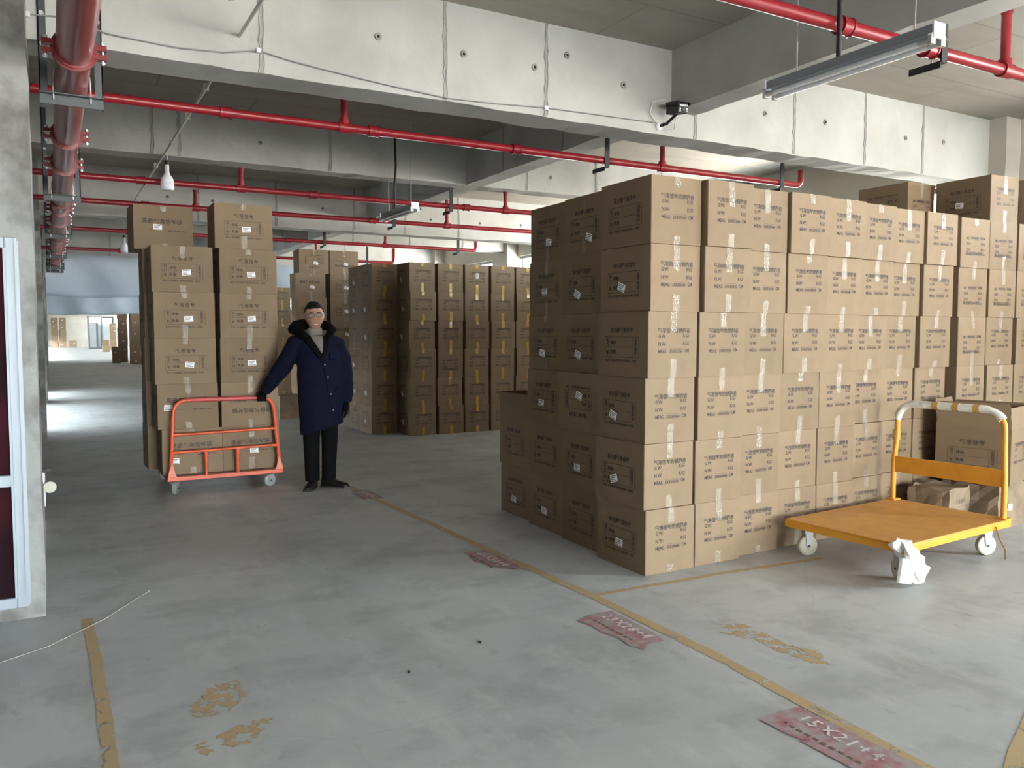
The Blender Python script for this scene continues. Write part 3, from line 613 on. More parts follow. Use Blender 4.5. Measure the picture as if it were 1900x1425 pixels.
sprinkler(13.75, PZ, -.4, 6.98, .031, (1.1, 3.5), ((5.2, 3.25), (1.9, 3.3)), ((4.1, 3.2), (6.6, 3.25)), 'red sprinkler pipe behind the second main beam', 3.2)
sprinkler(17.0, PZ, -.4, 6.62, .031, (1.2, 4.0), ((4.9, 3.3),), ((3.9, 3.2), (6.0, 3.3)), 'red sprinkler pipe in front of the plastic sheet', 3.3)
# ------------------------------------------------------------------ the thick red main
MX, MZ, MRr = .15, 2.83, .082
o = tag(MB().tube([(MX, YB + .4, MZ), (MX, 19.55, MZ)], MRr, 28).build('fire_main_pipe', 'main_red'), 'thick dark red fire main running along the aisle', 'pipe')
def coupling_mesh():
    m = MB(); m.tube([(0, -.026, 0), (0, .026, 0)], MRr + .012, 28); m.tube([(0, -.012, 0), (0, .012, 0)], MRr + .022, 28)
    for s in (-1, 1):
        for zz in (-.022, .022): m.box(min(s * (MRr + .008), s * (MRr + .06)), max(s * (MRr + .008), s * (MRr + .06)), -.024, .024, zz - .012, zz + .012)
    return m.mesh('pipe_coupling', 'main_red')
def bolt_mesh():
    m = MB(); m.tube([(0, 0, -.055), (0, 0, .055)], .006, 8); m.tube([(0, 0, -.052), (0, 0, -.04)], .012, 6); m.tube([(0, 0, .04), (0, 0, .052)], .012, 6); return m.mesh('coupling_bolt', 'zinc')
CPM, CPB = coupling_mesh(), bolt_mesh()
for y in (1.3, 4.62, 6.6, 7.7, 9.75, 10.4, 11.5, 13.4, 14.2, 15.4, 16.6, 17.6, 18.6):
    c = obj('pipe_coupling', CPM, o, (MX, y, MZ))
    for s in (-1, 1): obj('coupling_bolt', CPB, c, (s * (MRr + .042), 0, 0))
def support(y, zt_):
    zb = MZ - MRr - .055; m = MB()
    for s in (-1, 1):
        xo = MX + s * .155; xi = MX + s * .115
        m.box(min(xo, xi), max(xo, xi), y - .004, y + .004, zb, zt_); m.box(min(xo, xo - s * .006), max(xo, xo - s * .006), y - .004, y + .045, zb, zt_)
    m.box(MX - .155, MX + .155, y - .012, y - .004, zb, zb + .05); m.box(MX - .155, MX + .155, y - .05, y - .004, zb + .05, zb + .056)
    f = m.build('support_frame', 'bracket_grey', o)
    MB().tube([(MX - MRr - .008, y - .03, zb + .02), (MX - MRr - .008, y - .03, MZ)] + arc((MX, y - .03, MZ), MRr + .008, PI, 0, 10)[1:-1] + [(MX + MRr + .008, y - .03, MZ), (MX + MRr + .008, y - .03, zb + .02)], .005, 6).build('u_bolt', 'zinc', f)
    for s in (-1, 1):
        for zz in (.18, .34):
            MB().tube([(MX + s * .135, y - .014, MZ + zz), (MX + s * .135, y - .002, MZ + zz)], .013, 6).build('anchor_bolt', 'zinc', f)
support(5.192, 3.5); support(8.922, 3.55); support(12.442, 3.5); support(15.79, 3.55); support(18.4, 3.55); support(19.45, 3.55); support(1.6, 3.55)
# ------------------------------------------------------------------ lamps, conduit, camera, cable
o = tag(MB().tube([(1.05, -.5, 3.245), (1.05, 12.45, 3.215)], .011, 8).build('cable_conduit', 'pvc_white'), 'thin white cable conduit running below the beams along the aisle', 'conduit')
for y in (3.2, 4.4, 6.4, 7.3, 8.3, 9.6, 10.6, 11.6): MB().box(1.03, 1.07, y - .012, y + .012, 3.212, 3.262).build('conduit_clip', 'pvc_white', o)
def bulb(x, y, z, top, label):
    b = tag(empty('pendant_bulb', (x, y, z)), label, 'lamp', 'white pendant bulbs over the aisle')
    MB().lathe([(.050, 0), (.060, .010), (.064, .04), (.063, .075)], 20).build('diffuser', 'lamp_diffuser', b)
    MB().lathe([(.063, .075), (.060, .10), (.048, .13), (.027, .155), (.021, .18), (.021, .24), (.016, .255)], 20).build('lamp_body', 'lamp_white', b)
    MB().lathe([(.017, .25), (.02, .255), (.02, .285), (.008, .295)], 12).build('lamp_socket', 'bracket_black', b)
    MB().tube([(0, 0, .29), (.004, 0, (top - z) * .6 + .1), (0, 0, top - z)], .005, 6).build('lamp_cord', 'pvc_white', b)
bulb(1.065, 8.83, 2.86, 3.225, 'white pendant bulb nearest to the camera, over the aisle'); bulb(1.17, 15.6, 2.83, 3.69, 'smaller looking pendant bulb further down the aisle')
def tube_light(x, y0, y1, z, ztop, label, flexx):
    t = tag(empty('tube_light', (x, (y0 + y1) / 2, z)), label, 'lamp', 'hanging fluorescent battens'); h = (y1 - y0) / 2
    prof = [(-.028, .0), (-.028, .045), (.028, .045), (.028, .0), (.075, -.012), (.075, -.016), (.0, .012), (-.075, -.016), (-.075, -.012)]
    m = MB(); m.loft([[(a, -h, b + .02) for a, b in prof], [(a, h, b + .02) for a, b in prof]], True, False); m.build('reflector', 'aluminium', t)
    for s in (-1, 1):
        MB().tube([(s * .035, -h + .04, -.008), (s * .035, h - .04, -.008)], .0135, 12).build('fluorescent_tube', 'lamp_white', t)
        for e in (-1, 1):
            m = MB(); m.box(s * .035 - .016, s * .035 + .016, e * h - (.018 if e > 0 else -.0), e * h + (.0 if e > 0 else .018), -.026, .02); m.tube([(s * .035, e * (h - .016), -.008), (s * .035, e * (h - .07), -.008)], .0142, 10); m.build('tube_holder', 'steel_light', t)
    for e in (-1, 1): MB().box(-.04, .04, e * h - .004, e * h + .004, -.0, .07).build('end_plate', 'lamp_white', t)
    for yy in (-h * .76, h * .62): MB().tube([(0, yy, .06), (0, yy, ztop - z)], .004, 6).build('hanging_rod', 'steel_light', t)
    MB().tube([(0, flexx, .06), (-.01, flexx - .01, .3), (.02, flexx + .02, .55), (.0, flexx, ztop - z)], .013, 8).build('flexible_conduit', 'bracket_black', t)
tube_light(3.43, 2.28, 3.25, 2.735, 3.69, 'hanging batten light with bare tubes at upper right, beside the near sprinkler pipe', 0.04)
tube_light(3.40, 8.1, 9.05, 2.755, 3.69, 'far hanging batten light near the long beam above the middle stack', .1)
c = tag(empty('security_camera', (4.27, 5.198, 3.12)), 'small black security camera on the front of the nearest main beam', 'camera')
m = MB(); m.box(-.045, .045, -.09, .09, -.04, .04); b = m.build('camera_body', 'bracket_black', c, loc=(.05, -.16, .075), rot=(R(9), 0, R(-8))); bevel(b, .008)
m = MB(); m.box(-.055, .055, -.115, .08, .042, .05); m.box(-.055, -.05, -.1, .08, .02, .042); m.box(.05, .055, -.1, .08, .02, .042); m.build('sun_shield', 'bracket_black', b)
MB().lathe([(.016, 0), (.016, .004), (.010, .005)], 14, mtx=Matrix.Translation((0, -.091, -.012)) @ Matrix.Rotation(R(90), 4, 'X')).build('lens', 'wheel_dark', b)
for k, (dx, dz) in enumerate([(-.027, .018), (-.009, .018), (.009, .018), (.027, .018), (-.03, -.008), (-.03, -.024), (.03, -.008), (.03, -.024)]):
    MB().lathe([(.008, 0), (.0075, .004), (.003, .006)], 10, mtx=Matrix.Translation((dx, -.09, dz)) @ Matrix.Rotation(R(90), 4, 'X')).build('led_lamp', 'sticker_white', b)
MB().tube([(0, -.005, -.03), (.03, -.06, -.02), (.05, -.15, .035)], .012, 10).build('mount_arm', 'bracket_black', c)
MB().lathe([(.035, 0), (.035, .012), (.02, .02)], 16, c=(0, 0, -.03), mtx=Matrix.Rotation(R(90), 4, 'X')).build('mount_base', 'lamp_white', c)
MB().tube([(.09, -.1, .02), (.11, -.06, -.05), (.07, -.03, -.06), (.02, -.02, -.02), (-.05, -.02, .0), (-.1, -.012, .06), (-.07, -.01, .15), (.02, -.05, .17), (.05, -.08, .12)], .0045, 6).build('camera_lead', 'lamp_white', c)
MB().tube([(.02, -.03, -.01), (.055, -.04, -.015)], .007, 8).build('connector', 'red_paint', c)
cab = [(-.05, 3.15), (.1, 3.165), (.34, 3.115), (.7, 3.10), (.95, 3.115), (1.16, 3.16), (1.36, 3.13), (1.56, 3.11), (2.0, 3.075), (2.42, 3.05), (2.8, 3.065), (3.21, 3.09), (3.7, 3.10), (4.2, 3.11)]
o = tag(MB().tube([(x, 5.184, z) for x, z in cab], .0045, 6).build('signal_cable', 'wire_grey'), 'grey cable sagging along the face of the nearest main beam', 'cable')
for x, z in ((-.05, 3.15), (1.16, 3.16), (3.21, 3.09)): MB().box(x - .014, x + .014, 5.174, 5.2, z - .014, z + .014).build('cable_clip', 'lamp_white', o)
# ------------------------------------------------------------------ grey plastic sheets hung across the hall
def sheet(y, x0, x1, z0, z1, seed, label):
    rnd = random.Random(seed); m = MB(); nx, nz = 90, 12; ph = [rnd.uniform(0, 6) for _ in range(6)]; g = []
    for th in (0, .006):
        for k in range(nz + 1):
            v = k / nz
            for q in range(nx + 1):
                u = x0 + (x1 - x0) * q / nx
                w = .05 * math.sin(u * 2.1 + ph[0] + v * 1.5) + .03 * math.sin(u * 5.3 + ph[1] - v * 2.2) + .045 * math.sin(u * 1.1 + ph[2]) * v
                g.append((u, y + w * (.25 + .75 * v) + th, z1 - (z1 - z0 + .035 * math.sin(u * .9 + ph[3]) + .012 * math.sin(u * 4 + ph[4])) * v))
    N = (nx + 1) * (nz + 1); F = []
    for k in range(nz):
        for q in range(nx):
            a = k * (nx + 1) + q; F.append((a, a + nx + 1, a + nx + 2, a + 1)); F.append((N + a, N + a + 1, N + a + nx + 2, N + a + nx + 1))
    for q in range(nx): a = nz * (nx + 1) + q; F.append((a, N + a, N + a + 1, a + 1))
    m.add(g, F, True); return tag(m.build('plastic_sheet', 'sheet_plastic'), label, 'plastic sheet', 'grey plastic sheets hung across the hall')
sheet(19.6, -.02, 3.3, 2.24, 3.10, 2, 'near grey plastic sheet hung across the aisle'); sheet(19.66, 3.25, 6.3, 2.30, 3.06, 6, 'near grey plastic sheet behind the tall carton stack')
sheet(34.08, -.02, 8.7, 2.15, 3.2, 4, 'further grey plastic sheet across the aisle')
# ------------------------------------------------------------------ glass panels by the end wall
def glass_panel(x, y, rz, label):
    g = tag(empty('glass_panel', (x, y, 0), rz), label, 'glass panel', 'framed glass panels near the end wall'); w, h = .75, 3.0; m = MB()
    m.box(-w, w, -.05, .05, 0, .15); m.box(-w, w, -.05, .05, h - .15, h); m.box(-w, -w + .14, -.05, .05, .15, h - .15); m.box(w - .14, w, -.05, .05, .15, h - .15); m.build('panel_frame', 'bracket_grey', g)
    MB().box(-w + .14, w - .14, -.01, .01, .15, h - .15).build('pane', 'glass_panel', g)
glass_panel(3.7, 84, R(35), 'framed glass panel near the end wall, turned to the aisle'); glass_panel(4.6, 86, R(5), 'framed glass panel near the end wall, behind the other one')
# ------------------------------------------------------------------ advertising board on the column
a = tag(empty('advertising_board', (-.62, 4.765, .07)), 'aluminium framed dark red advertising board on the concrete column', 'board')
m = MB(); fw_, d = .055, .035; w0, w1, h = -.5, .495, 1.85
for x0, x1, z0, z1 in ((w0, w0 + fw_, 0, h), (w1 - fw_, w1, 0, h), (w0 + fw_, w1 - fw_, 0, fw_), (w0 + fw_, w1 - fw_, h - fw_, h), (w0 + fw_, w1 - fw_, .615, .675)): m.box(x0, x1, -d, 0, z0, z1)
bevel(m.build('board_frame', 'aluminium', a), .006)
m = MB(); m.box(w1 - .012, w1 + .006, -d - .012, -d + .002, 0.02, h - .02); m.box(w1 - fw_ - .006, w1 - fw_ + .004, -d - .006, -d + .002, fw_, h - fw_); m.build('frame_lip', 'aluminium', a)
for z0, z1 in ((fw_, .615), (.675, h - fw_)): MB().box(w0 + fw_, w1 - fw_, -.018, -.008, z0, z1).build('poster', 'poster_dark', a)
# upright trolley parked behind the board column
t = tag(empty('parked_trolley', (-.16, 7.35, 0)), 'white trolley parked on its edge behind the board column', 'trolley')
bevel(MB().box(-.35, .10, -.02, .02, .09, .36).build('deck', 'lamp_white', t), .01)
m = MB(); m.tube([(.13, -.07, .25), (.13, -.035, .25)], .045, 18); m.tube([(.13, -.075, .25), (.13, -.03, .25)], .014, 10); m.build('wheel', 'wheel_cream', t)
MB().box(-.02, .14, -.08, -.03, .37, .40).build('wheel_bracket', 'bracket_black', t); MB().box(-.3, .05, -.03, .03, 0, .09).build('foot', 'lamp_white', t)
t = MB(); rr = random.Random(8); rings = []
for k in range(9):
    z = k * .145; rings.append([((.075 + rr.uniform(-.02, .02)) * math.cos(2 * PI * j / 12), (.10 + rr.uniform(-.03, .03)) * math.sin(2 * PI * j / 12), z) for j in range(12)])
tag(t.loft(rings, True, True).build('rolled_tarp', 'black_cloth', loc=(-.165, 8.55, 0)), 'black rolled tarp standing against the aisle wall', 'tarp')
# loose scraps on the floor
for x, y, l in ((1.30, 3.2, 'small dark scrap on the floor left of the 23X28 sticker'), (1.72, 3.35, 'tiny dark scrap on the floor near the 23X28 sticker')):
    tag(MB().prism([(-.016, .0), (0, .007), (.02, .003), (.006, -.006)], 0, .003).build('scrap', 'wheel_dark', loc=(x, y, 0), rot=(0, 0, 1.2)), l, 'scrap')

# ------------------------------------------------------------------ trolleys
def caster(parent, x, y, r, matn, ztop, rz=0, name='caster'):
    c = obj(name, None, parent, (x, y, 0), (0, 0, rz)) if False else None
    m = MB(); w = .018
    m.cur = 0; m.lathe([(r * .55, -w), (r * .95, -w), (r, -w * .6), (r, w * .6), (r * .95, w), (r * .55, w)], 24, mtx=Matrix.Rotation(R(90), 4, 'X'), c=(0, 0, r))
    m.cur = 1; m.lathe([(r * .25, -w * .7), (r * .56, -w * .7), (r * .56, w * .7), (r * .25, w * .7)], 18, mtx=Matrix.Rotation(R(90), 4, 'X'), c=(0, 0, r)); m.tube([(0, -.03, r), (0, .03, r)], .008, 8)
    wh = m.build('wheel', [matn, 'wheel_dark'], parent, loc=(x, y, 0), rot=(0, 0, rz))
    f = MB()
    for s in (-1, 1): f.prism([(-.016, 0), (.016, 0), (.03, ztop - r - .006), (-.03, ztop - r - .006)], s * .024 - .002, s * .024 + .002, Matrix.Translation((0, 0, r)) @ Matrix.Rotation(R(90), 4, 'X'))
    f.box(-.04, .04, -.032, .032, ztop - .008, ztop); f.build('caster_fork', 'zinc', wh)
t = tag(empty('platform_trolley', (4.80, 3.37, 0), R(4)), 'yellow flat platform trolley with tall handle beside the carton stack', 'trolley')
HX, HY, ZD = .612, .412, .235
m = MB(); m.box(-HX, HX, -HY, HY, ZD - .006, ZD); m.box(-HX, -HX + .006, -HY, HY, ZD - .048, ZD - .006); m.box(HX - .006, HX, -HY, HY, ZD - .048, ZD - .006); m.box(-HX + .006, HX - .006, -HY, -HY + .006, ZD - .048, ZD - .006); m.box(-HX + .006, HX - .006, HY - .006, HY, ZD - .048, ZD - .006)
bevel(m.build('deck', 'yellow_paint', t), .003)
bevel(MB().box(-HX + .004, HX - .004, -HY + .004, HY - .004, ZD, ZD + .003).build('deck_mat', 'yellow_deck', t), .001)
m = MB()
for y in (-.2, .2): m.box(-HX + .01, HX - .01, y - .02, y + .02, ZD - .046, ZD - .008)
m.build('cross_rail', 'yellow_paint', t)
hx, zt_ = .565, .945; R_ = .12
path = [(hx, -.385, ZD)] + [(hx + .0, -.385, .5), (hx + .01, -.372, .72)] + [Vector((hx + .01, -.37 + R_, zt_ - R_)) + Vector((0, -R_ * math.cos(q), R_ * math.sin(q))) for q in [PI / 2 * k / 6 for k in range(7)]] + [Vector((hx + .01, .37 - R_, zt_ - R_)) + Vector((0, R_ * math.sin(q), R_ * math.cos(q))) for q in [PI / 2 * k / 6 for k in range(7)]] + [(hx + .01, .372, .72), (hx, .385, .5), (hx, .385, ZD)]
MB().tube(path, .0185, 14).build('handle', 'yellow_paint', t)
bevel(MB().box(hx - .012, hx + .004, -.375, .378, .445, .56).build('back_plate', 'yellow_paint', t), .003)
for y in (-.385, .385): MB().box(hx - .04, hx + .04, y - .035, y + .035, ZD + .003, ZD + .012).build('foot_plate', 'yellow_paint', t)
wp = path[5:-3]; wr = random.Random(2)
MB().tube(wp, [.0235 + wr.uniform(-.002, .005) for _ in wp], 12).build('handle_wrap', 'wrap_white', t)
for k in range(3):
    i = 10 + k; q0 = Vector((hx + .01, -.18 + .14 * k, zt_)); MB().tube([q0 + Vector((0, -.03, 0)), q0 + Vector((0, .012, .0))], .0285, 12).build('tape_band', 'amber_tape', t)
MB().tube([(hx + .006, .374, .68), (hx + .008, .373, .75)], .0265, 12).build('tape_band', 'amber_tape', t)
for x, y, a in ((-.50, .32, -22), (-.50, -.32, 60), (.48, .32, 0), (.48, -.32, -24)): caster(t, x, y, .066, 'wheel_cream', ZD - .048, R(a))
MB().tube([(.40, -HY - .006, ZD - .02), (.43, -HY - .02, .13), (.44, -HY - .05, .07), (.40, -HY - .07, .02)], .008, 6, sq=(1, .25)).build('hanging_strap', 'yellow_paint', t)
def rag(seed):
    rnd = random.Random(seed); m = MB(); n = 14; prof = []
    for lv in range(7):
        z = .26 - lv * .038; g = []
        rad = [.05, .065, .06, .055, .07, .06, .045][lv]
        for k in range(n):
            a = 2 * PI * k / n; q = rad * (1 + .45 * math.sin(3 * a + lv) + rnd.uniform(-.25, .25)); g.append((q * math.cos(a) + .012 * lv * (1 if lv < 5 else .5), q * math.sin(a) * .75 - .01 * lv, z + rnd.uniform(-.012, .012)))
        prof.append(g)
    m.loft(prof, True, False); return m
rg = rag(4); rg.add([(.03, -.03, .22), (.16, -.05, .15), (.15, -.06, .09), (.06, -.05, .10), (.03, -.01, .21), (.16, -.03, .14), (.15, -.04, .085), (.06, -.03, .10)], [(0, 1, 2, 3), (4, 7, 6, 5), (0, 4, 5, 1), (1, 5, 6, 2), (2, 6, 7, 3), (3, 7, 4, 0)])
rg.add([(-.05, -.04, .17), (-.02, -.07, .17), (-.06, -.10, .04), (-.11, -.06, .045), (-.05, -.02, .17), (-.02, -.05, .17), (-.06, -.08, .04), (-.11, -.04, .045)], [(0, 1, 2, 3), (4, 7, 6, 5), (0, 4, 5, 1), (1, 5, 6, 2), (2, 6, 7, 3), (3, 7, 4, 0)])
tag(rg.build('plastic_scrap', 'wrap_white', loc=(4.235, 2.945, -.0), rot=(0, 0, R(4))), 'crumpled white plastic wrapped round the near corner of the yellow trolley', 'plastic')

t = tag(empty('cargo_trolley', (1.385, 7.86, 0), R(0)), 'orange cargo trolley with barred end frame, loaded with cartons', 'trolley')
m = MB(); m.box(-.50, .53, -.02, .02, .118, .157)
bevel(m.build('front_rail', 'orange_paint', t), .004)
m = MB(); m.box(-.50, -.46, .02, 1.0, .118, .157); m.box(.49, .53, .02, 1.0, .118, .157); m.box(-.46, .49, .96, 1.0, .118, .157)
for y in (.3, .62): m.box(-.46, .49, y - .02, y + .02, .125, .155)
m.build('deck_frame', 'orange_paint', t)
MB().box(-.455, .485, .025, .955, .148, .1575).build('deck_panel', 'kraft_old', t)
def lerp(a, b, t_): return a + (b - a) * t_
zt_ = .845; r_ = .11
left = [Vector((-.475, 0, .157)), Vector((-.46, 0, .35)), Vector((-.445, 0, .60)), Vector((-.437, 0, .73))]
right = [Vector((.505, 0, .157)), Vector((.485, 0, .35)), Vector((.465, 0, .60)), Vector((.455, 0, .73))]
cl = [Vector((-.435 + r_ - r_ * math.cos(q), 0, zt_ - r_ + r_ * math.sin(q))) for q in [PI / 2 * k / 6 for k in range(1, 7)]]
cr = [Vector((.45 - r_ + r_ * math.cos(q), 0, zt_ - r_ + r_ * math.sin(q))) for q in [PI / 2 * k / 6 for k in range(1, 7)]]
MB().tube(left + cl + cr[::-1] + right[::-1], .0175, 14).build('hoop', 'orange_paint', t)
MB().tube([(-.31, 0, zt_), (.28, 0, zt_)], .0215, 14).build('grip', 'pink_foam', t)
for z, x0, x1 in ((.535, -.45, .472), (.375, -.46, .485)):
    MB().tube([(x0, 0, z), (x0 + .06, 0, z), (x1 - .06, 0, z + .012), (x1, 0, z + .012)], [.02, .0135, .0135, .02], 12, sq=(1, 1)).build('cross_bar', 'orange_paint', t)
for x in (-.165, .115): MB().tube([(x, 0, .157), (x, 0, .30), (x, 0, .36), (x, 0, .38)], [.015, .015, .021, .021], 12, sq=(1, .7)).build('upright', 'orange_paint', t)
for s, x in ((1, -.492), (-1, .522)):
    m = MB(); m.prism([(0, 0), (s * .075, 0), (s * .06, .02), (s * .035, .13), (0, .03)], -.012, .012, Matrix.Translation((x, -.012, .157)) @ Matrix.Rotation(R(90), 4, 'X')); m.build('gusset', 'orange_worn', t)
for x, y, a in ((-.435, -.02, 65), (.40, .0, 20), (-.42, .85, 10), (.42, .85, -10)): caster(t, x, y, .058, 'wheel_grey', .117, R(a))

# ------------------------------------------------------------------ the man leaning on the orange trolley
def person():
    px, py, th = 2.19, 7.52, R(-16.3)
    skel = [((-.0, 0, .93), (.12, .10)), ((-.01, .0, 1.12), (.12, .10)), ((-.02, 0, 1.30), (.13, .10)), ((-.04, .015, 1.44), (.06, .06)), ((-.043, 0, 1.53), (.05, .052)), ((-.043, 0.0, 1.60), (.055, .06)),
            ((-.17, .01, 1.385), (.055, .055)), ((-.36, .09, 1.10), (.042, .042)), ((-.53, .185, .905), (.028, .028)),
            ((.14, .01, 1.375), (.055, .055)), ((.232, .03, 1.08), (.042, .042)), ((.235, -.005, .82), (.028, .028)),
            ((-.08, 0, .87), (.085, .085)), ((-.088, -.012, .47), (.058, .058)), ((-.082, .01, .09), (.04, .04)),
            ((.07, 0, .87), (.085, .085)), ((.078, -.01, .47), (.058, .058)), ((.062, .02, .09), (.04, .04))]
    edges = [(0, 1), (1, 2), (2, 3), (3, 4), (4, 5), (2, 6), (6, 7), (7, 8), (2, 9), (9, 10), (10, 11), (0, 12), (12, 13), (13, 14), (0, 15), (15, 16), (16, 17)]
    me = bpy.data.meshes.new('skeleton'); me.from_pydata([p for p, r in skel], edges, []); b = obj('body_tmp', me)
    b.modifiers.new('skin', 'SKIN')
    for i, (p, r) in enumerate(skel): me.skin_vertices[0].data[i].radius = r
    me.skin_vertices[0].data[0].use_root = True
    s = b.modifiers.new('sub', 'SUBSURF'); s.levels = s.render_levels = 2
    bake(b); H = MB(); H.add([v.co[:] for v in b.data.vertices], [tuple(p.vertices) for p in b.data.polygons], True); bpy.data.objects.remove(b)
    # head, part of the same mesh
    hc = Vector((-.046, -.018, 1.606)); nu, nv = 40, 30; vs = []; fs = []
    def head_pt(u, v, grow=0):
        la = -PI / 2 + PI * v / nv; lo = 2 * PI * u / nu; d = Vector((math.cos(la) * math.sin(lo), -math.cos(la) * math.cos(lo), math.sin(la)))
        x, y, z = d.x * .089, d.y * .098, d.z * .127
        f = d.z
        if f < -.1:
            k = min(1, (-.1 - f) / .9); x *= 1 - .34 * k ** 1.3
            if y > 0: y *= 1 - .45 * k
            else: y *= 1 - .10 * k
        if f > .3: x *= 1 + .03 * (f - .3)
        if d.y < 0 and not grow:
            g = lambda cx, cz, sx, sz: math.exp(-((x - cx) / sx) ** 2 - ((z - cz) / sz) ** 2)
            y -= .024 * g(0, -.028, .013, .016) + .012 * g(0, .0, .010, .025)                    # nose
            y += .009 * (g(-.031, .012, .018, .013) + g(.031, .012, .018, .013))                  # eye sockets
            y -= .005 * (g(-.03, .036, .026, .009) + g(.03, .036, .026, .009))                    # brows
            y -= .006 * (g(-.042, -.03, .02, .022) + g(.042, -.03, .02, .022))                    # cheeks
            y -= .006 * g(0, -.066, .026, .012) + .008 * g(0, -.1, .024, .016)                    # mouth, chin
        return Vector((x, y, z)) * (1 + grow)
    tl = Euler((R(4), R(-4), R(6))).to_matrix()
    HP = lambda p: tl @ Vector(p) + hc
    vs = [HP(head_pt(u, v)) for v in range(nv + 1) for u in range(nu)]
    fs = [(v * nu + u, v * nu + (u + 1) % nu, (v + 1) * nu + (u + 1) % nu, (v + 1) * nu + u) for v in range(nv) for u in range(nu)]
    H.add(vs, fs, True)
    for sd in (-1, 1):      # ears
        H.loft([[HP((sd * (.083 + q * .010), .012 + math.cos(a) * w * .019, .0 + math.sin(a) * w * .033)) for a in [2 * PI * k / 12 for k in range(12)]] for q, w in ((0, .8), (.6, 1), (1.2, .85), (1.4, .5))], True, True)
    P = H.build('person', 'skin', None, loc=(px, py, 0), rot=(0, 0, th)); tag(P, 'man in a long navy coat and glasses leaning on the orange trolley', 'person')
    # face details
    for sd in (-1, 1):
        m = MB(); m.lathe([(.0005, .006), (.007, .005), (.0105, 0), (.0085, -.004)], 12, mtx=Matrix.Scale(.62, 4, (0, 1, 0))); m.v = [HP((sd * .034 + x * 1.15, -.0835 - z * .8, .012 + y * 1.1)) for x, y, z in m.v]; m.build('eye', 'eyewhite', P)
        m = MB(); m.lathe([(.0005, .0075), (.004, .007), (.0052, .005)], 10); m.v = [HP((sd * .033 + x, -.0835 - z, .012 + y * .85)) for x, y, z in m.v]; m.build('iris', 'eye', P)
        MB().tube([HP((sd * q, -yy, zz)) for q, yy, zz in ((.015, .100, .034), (.029, .098, .039), (.044, .090, .037), (.055, .080, .030))], [.003, .0042, .004, .002], 8).build('eyebrow', 'hair', P)
    m = MB(); m.loft([[HP((x, -.102 + abs(x) * .5 + dy, -.070 + dz + abs(x) * .22)) for x in (-.026, -.013, 0, .013, .026)] for dy, dz in ((.004, -.014), (-.001, -.010), (-.001, .006), (.004, .010))], False, True, False); m.build('lips', 'lip', P)
    m = MB(); m.loft([[HP((x, -.1045 + abs(x) * .5, -.070 + dz + abs(x) * .2)) for x in (-.018, -.009, 0, .009, .018)] for dz in (-.004, .004)], False, True, False); m.build('teeth', 'teeth', P)
    # hair: shell over skull, fringe line high on the forehead
    hv = []; hf = []; idx = {}
    for v in range(nv + 1):
        for u in range(nu):
            p = head_pt(u, v, .055); lo = 2 * PI * u / nu; front = math.cos(lo)
            lim = .078 if front > .6 else (.078 - (.6 - front) * .115 if front > -.2 else -.035)
            if p.z > lim - .012: idx[(v, u)] = len(hv); hv.append(HP((p.x, p.y + .004, max(p.z, lim) + .003 + .002 * math.sin(u * 5 + v))))
    for v in range(nv):
        for u in range(nu):
            k = [(v, u), (v, (u + 1) % nu), (v + 1, (u + 1) % nu), (v + 1, u)]
            if all(q in idx for q in k): hf.append(tuple(idx[q] for q in k))
    hr = MB().add(hv, hf, True).build('hair', 'hair', P); so = hr.modifiers.new('thick', 'SOLIDIFY'); so.thickness = .008; so.offset = -1
    # glasses
    m = MB()
    for sd in (-1, 1):
        loop = [HP((sd * .036 + .028 * math.copysign(abs(math.cos(a)) ** .6, math.cos(a)), -.1095 + abs(sd * .036 + .028 * math.cos(a)) * .16, .010 + .0185 * math.copysign(abs(math.sin(a)) ** .6, math.sin(a)))) for a in [2 * PI * k / 20 for k in range(20)]]
        m.tube(loop, .0018, 6, closed=True); m.tube([HP((sd * .066, -.095, .015)), HP((sd * .090, -.04, .014)), HP((sd * .092, .012, .010))], .0018, 6)
    m.tube([HP((-.009, -.109, .014)), HP((0, -.111, .017)), HP((.009, -.109, .014))], .0018, 6); gl = m.build('glasses', 'bracket_black', P)
    for sd in (-1, 1):
        MB().add([HP((sd * .036 + .027 * math.cos(a), -.1090 + abs(sd * .036 + .027 * math.cos(a)) * .16, .010 + .0175 * math.sin(a))) for a in [2 * PI * k / 16 for k in range(16)]], [tuple(range(16))]).build('lens', 'glass_panel', gl)
    # long coat: body and sleeves fused into one surface
    RG = [(.555, .195, .150, .005), (.60, .198, .152, .005), (.75, .205, .150, .005), (.95, .208, .148, .005), (1.15, .208, .145, 0), (1.30, .212, .138, -.01), (1.385, .190, .118, -.018), (1.425, .135, .080, -.03)]
    def ring(z, a, b_, cx, n=28):
        q = max(0, (.75 - z) / .2)
        return [(cx + a * math.cos(t) * (1 + .025 * math.sin(5 * t + z * 4)), b_ * math.sin(t) * (1 + .03 * math.sin(4 * t + z * 7)) + .01, z + q * .055 * math.cos(t)) for t in [2 * PI * k / n for k in range(n)]]
    c = MB(); c.loft([ring(*r_) for r_ in RG])
    c.tube([(-.12, .01, 1.375), (-.215, .03, 1.345), (-.29, .06, 1.22), (-.365, .10, 1.095), (-.45, .15, .985), (-.515, .185, .905)], [.075, .090, .086, .080, .068, .056], 18)
    c.tube([(.08, .01, 1.375), (.155, .015, 1.335), (.205, .025, 1.2), (.228, .03, 1.06), (.232, .01, .92), (.233, -.01, .80)], [.075, .088, .083, .078, .070, .058], 18)
    co = c.build('coat', 'navy', P)
    rm = co.modifiers.new('fuse', 'REMESH'); rm.mode = 'VOXEL'; rm.voxel_size = .013; rm.use_smooth_shade = True
    sm_ = co.modifiers.new('smooth', 'SMOOTH'); sm_.factor = .6; sm_.iterations = 4
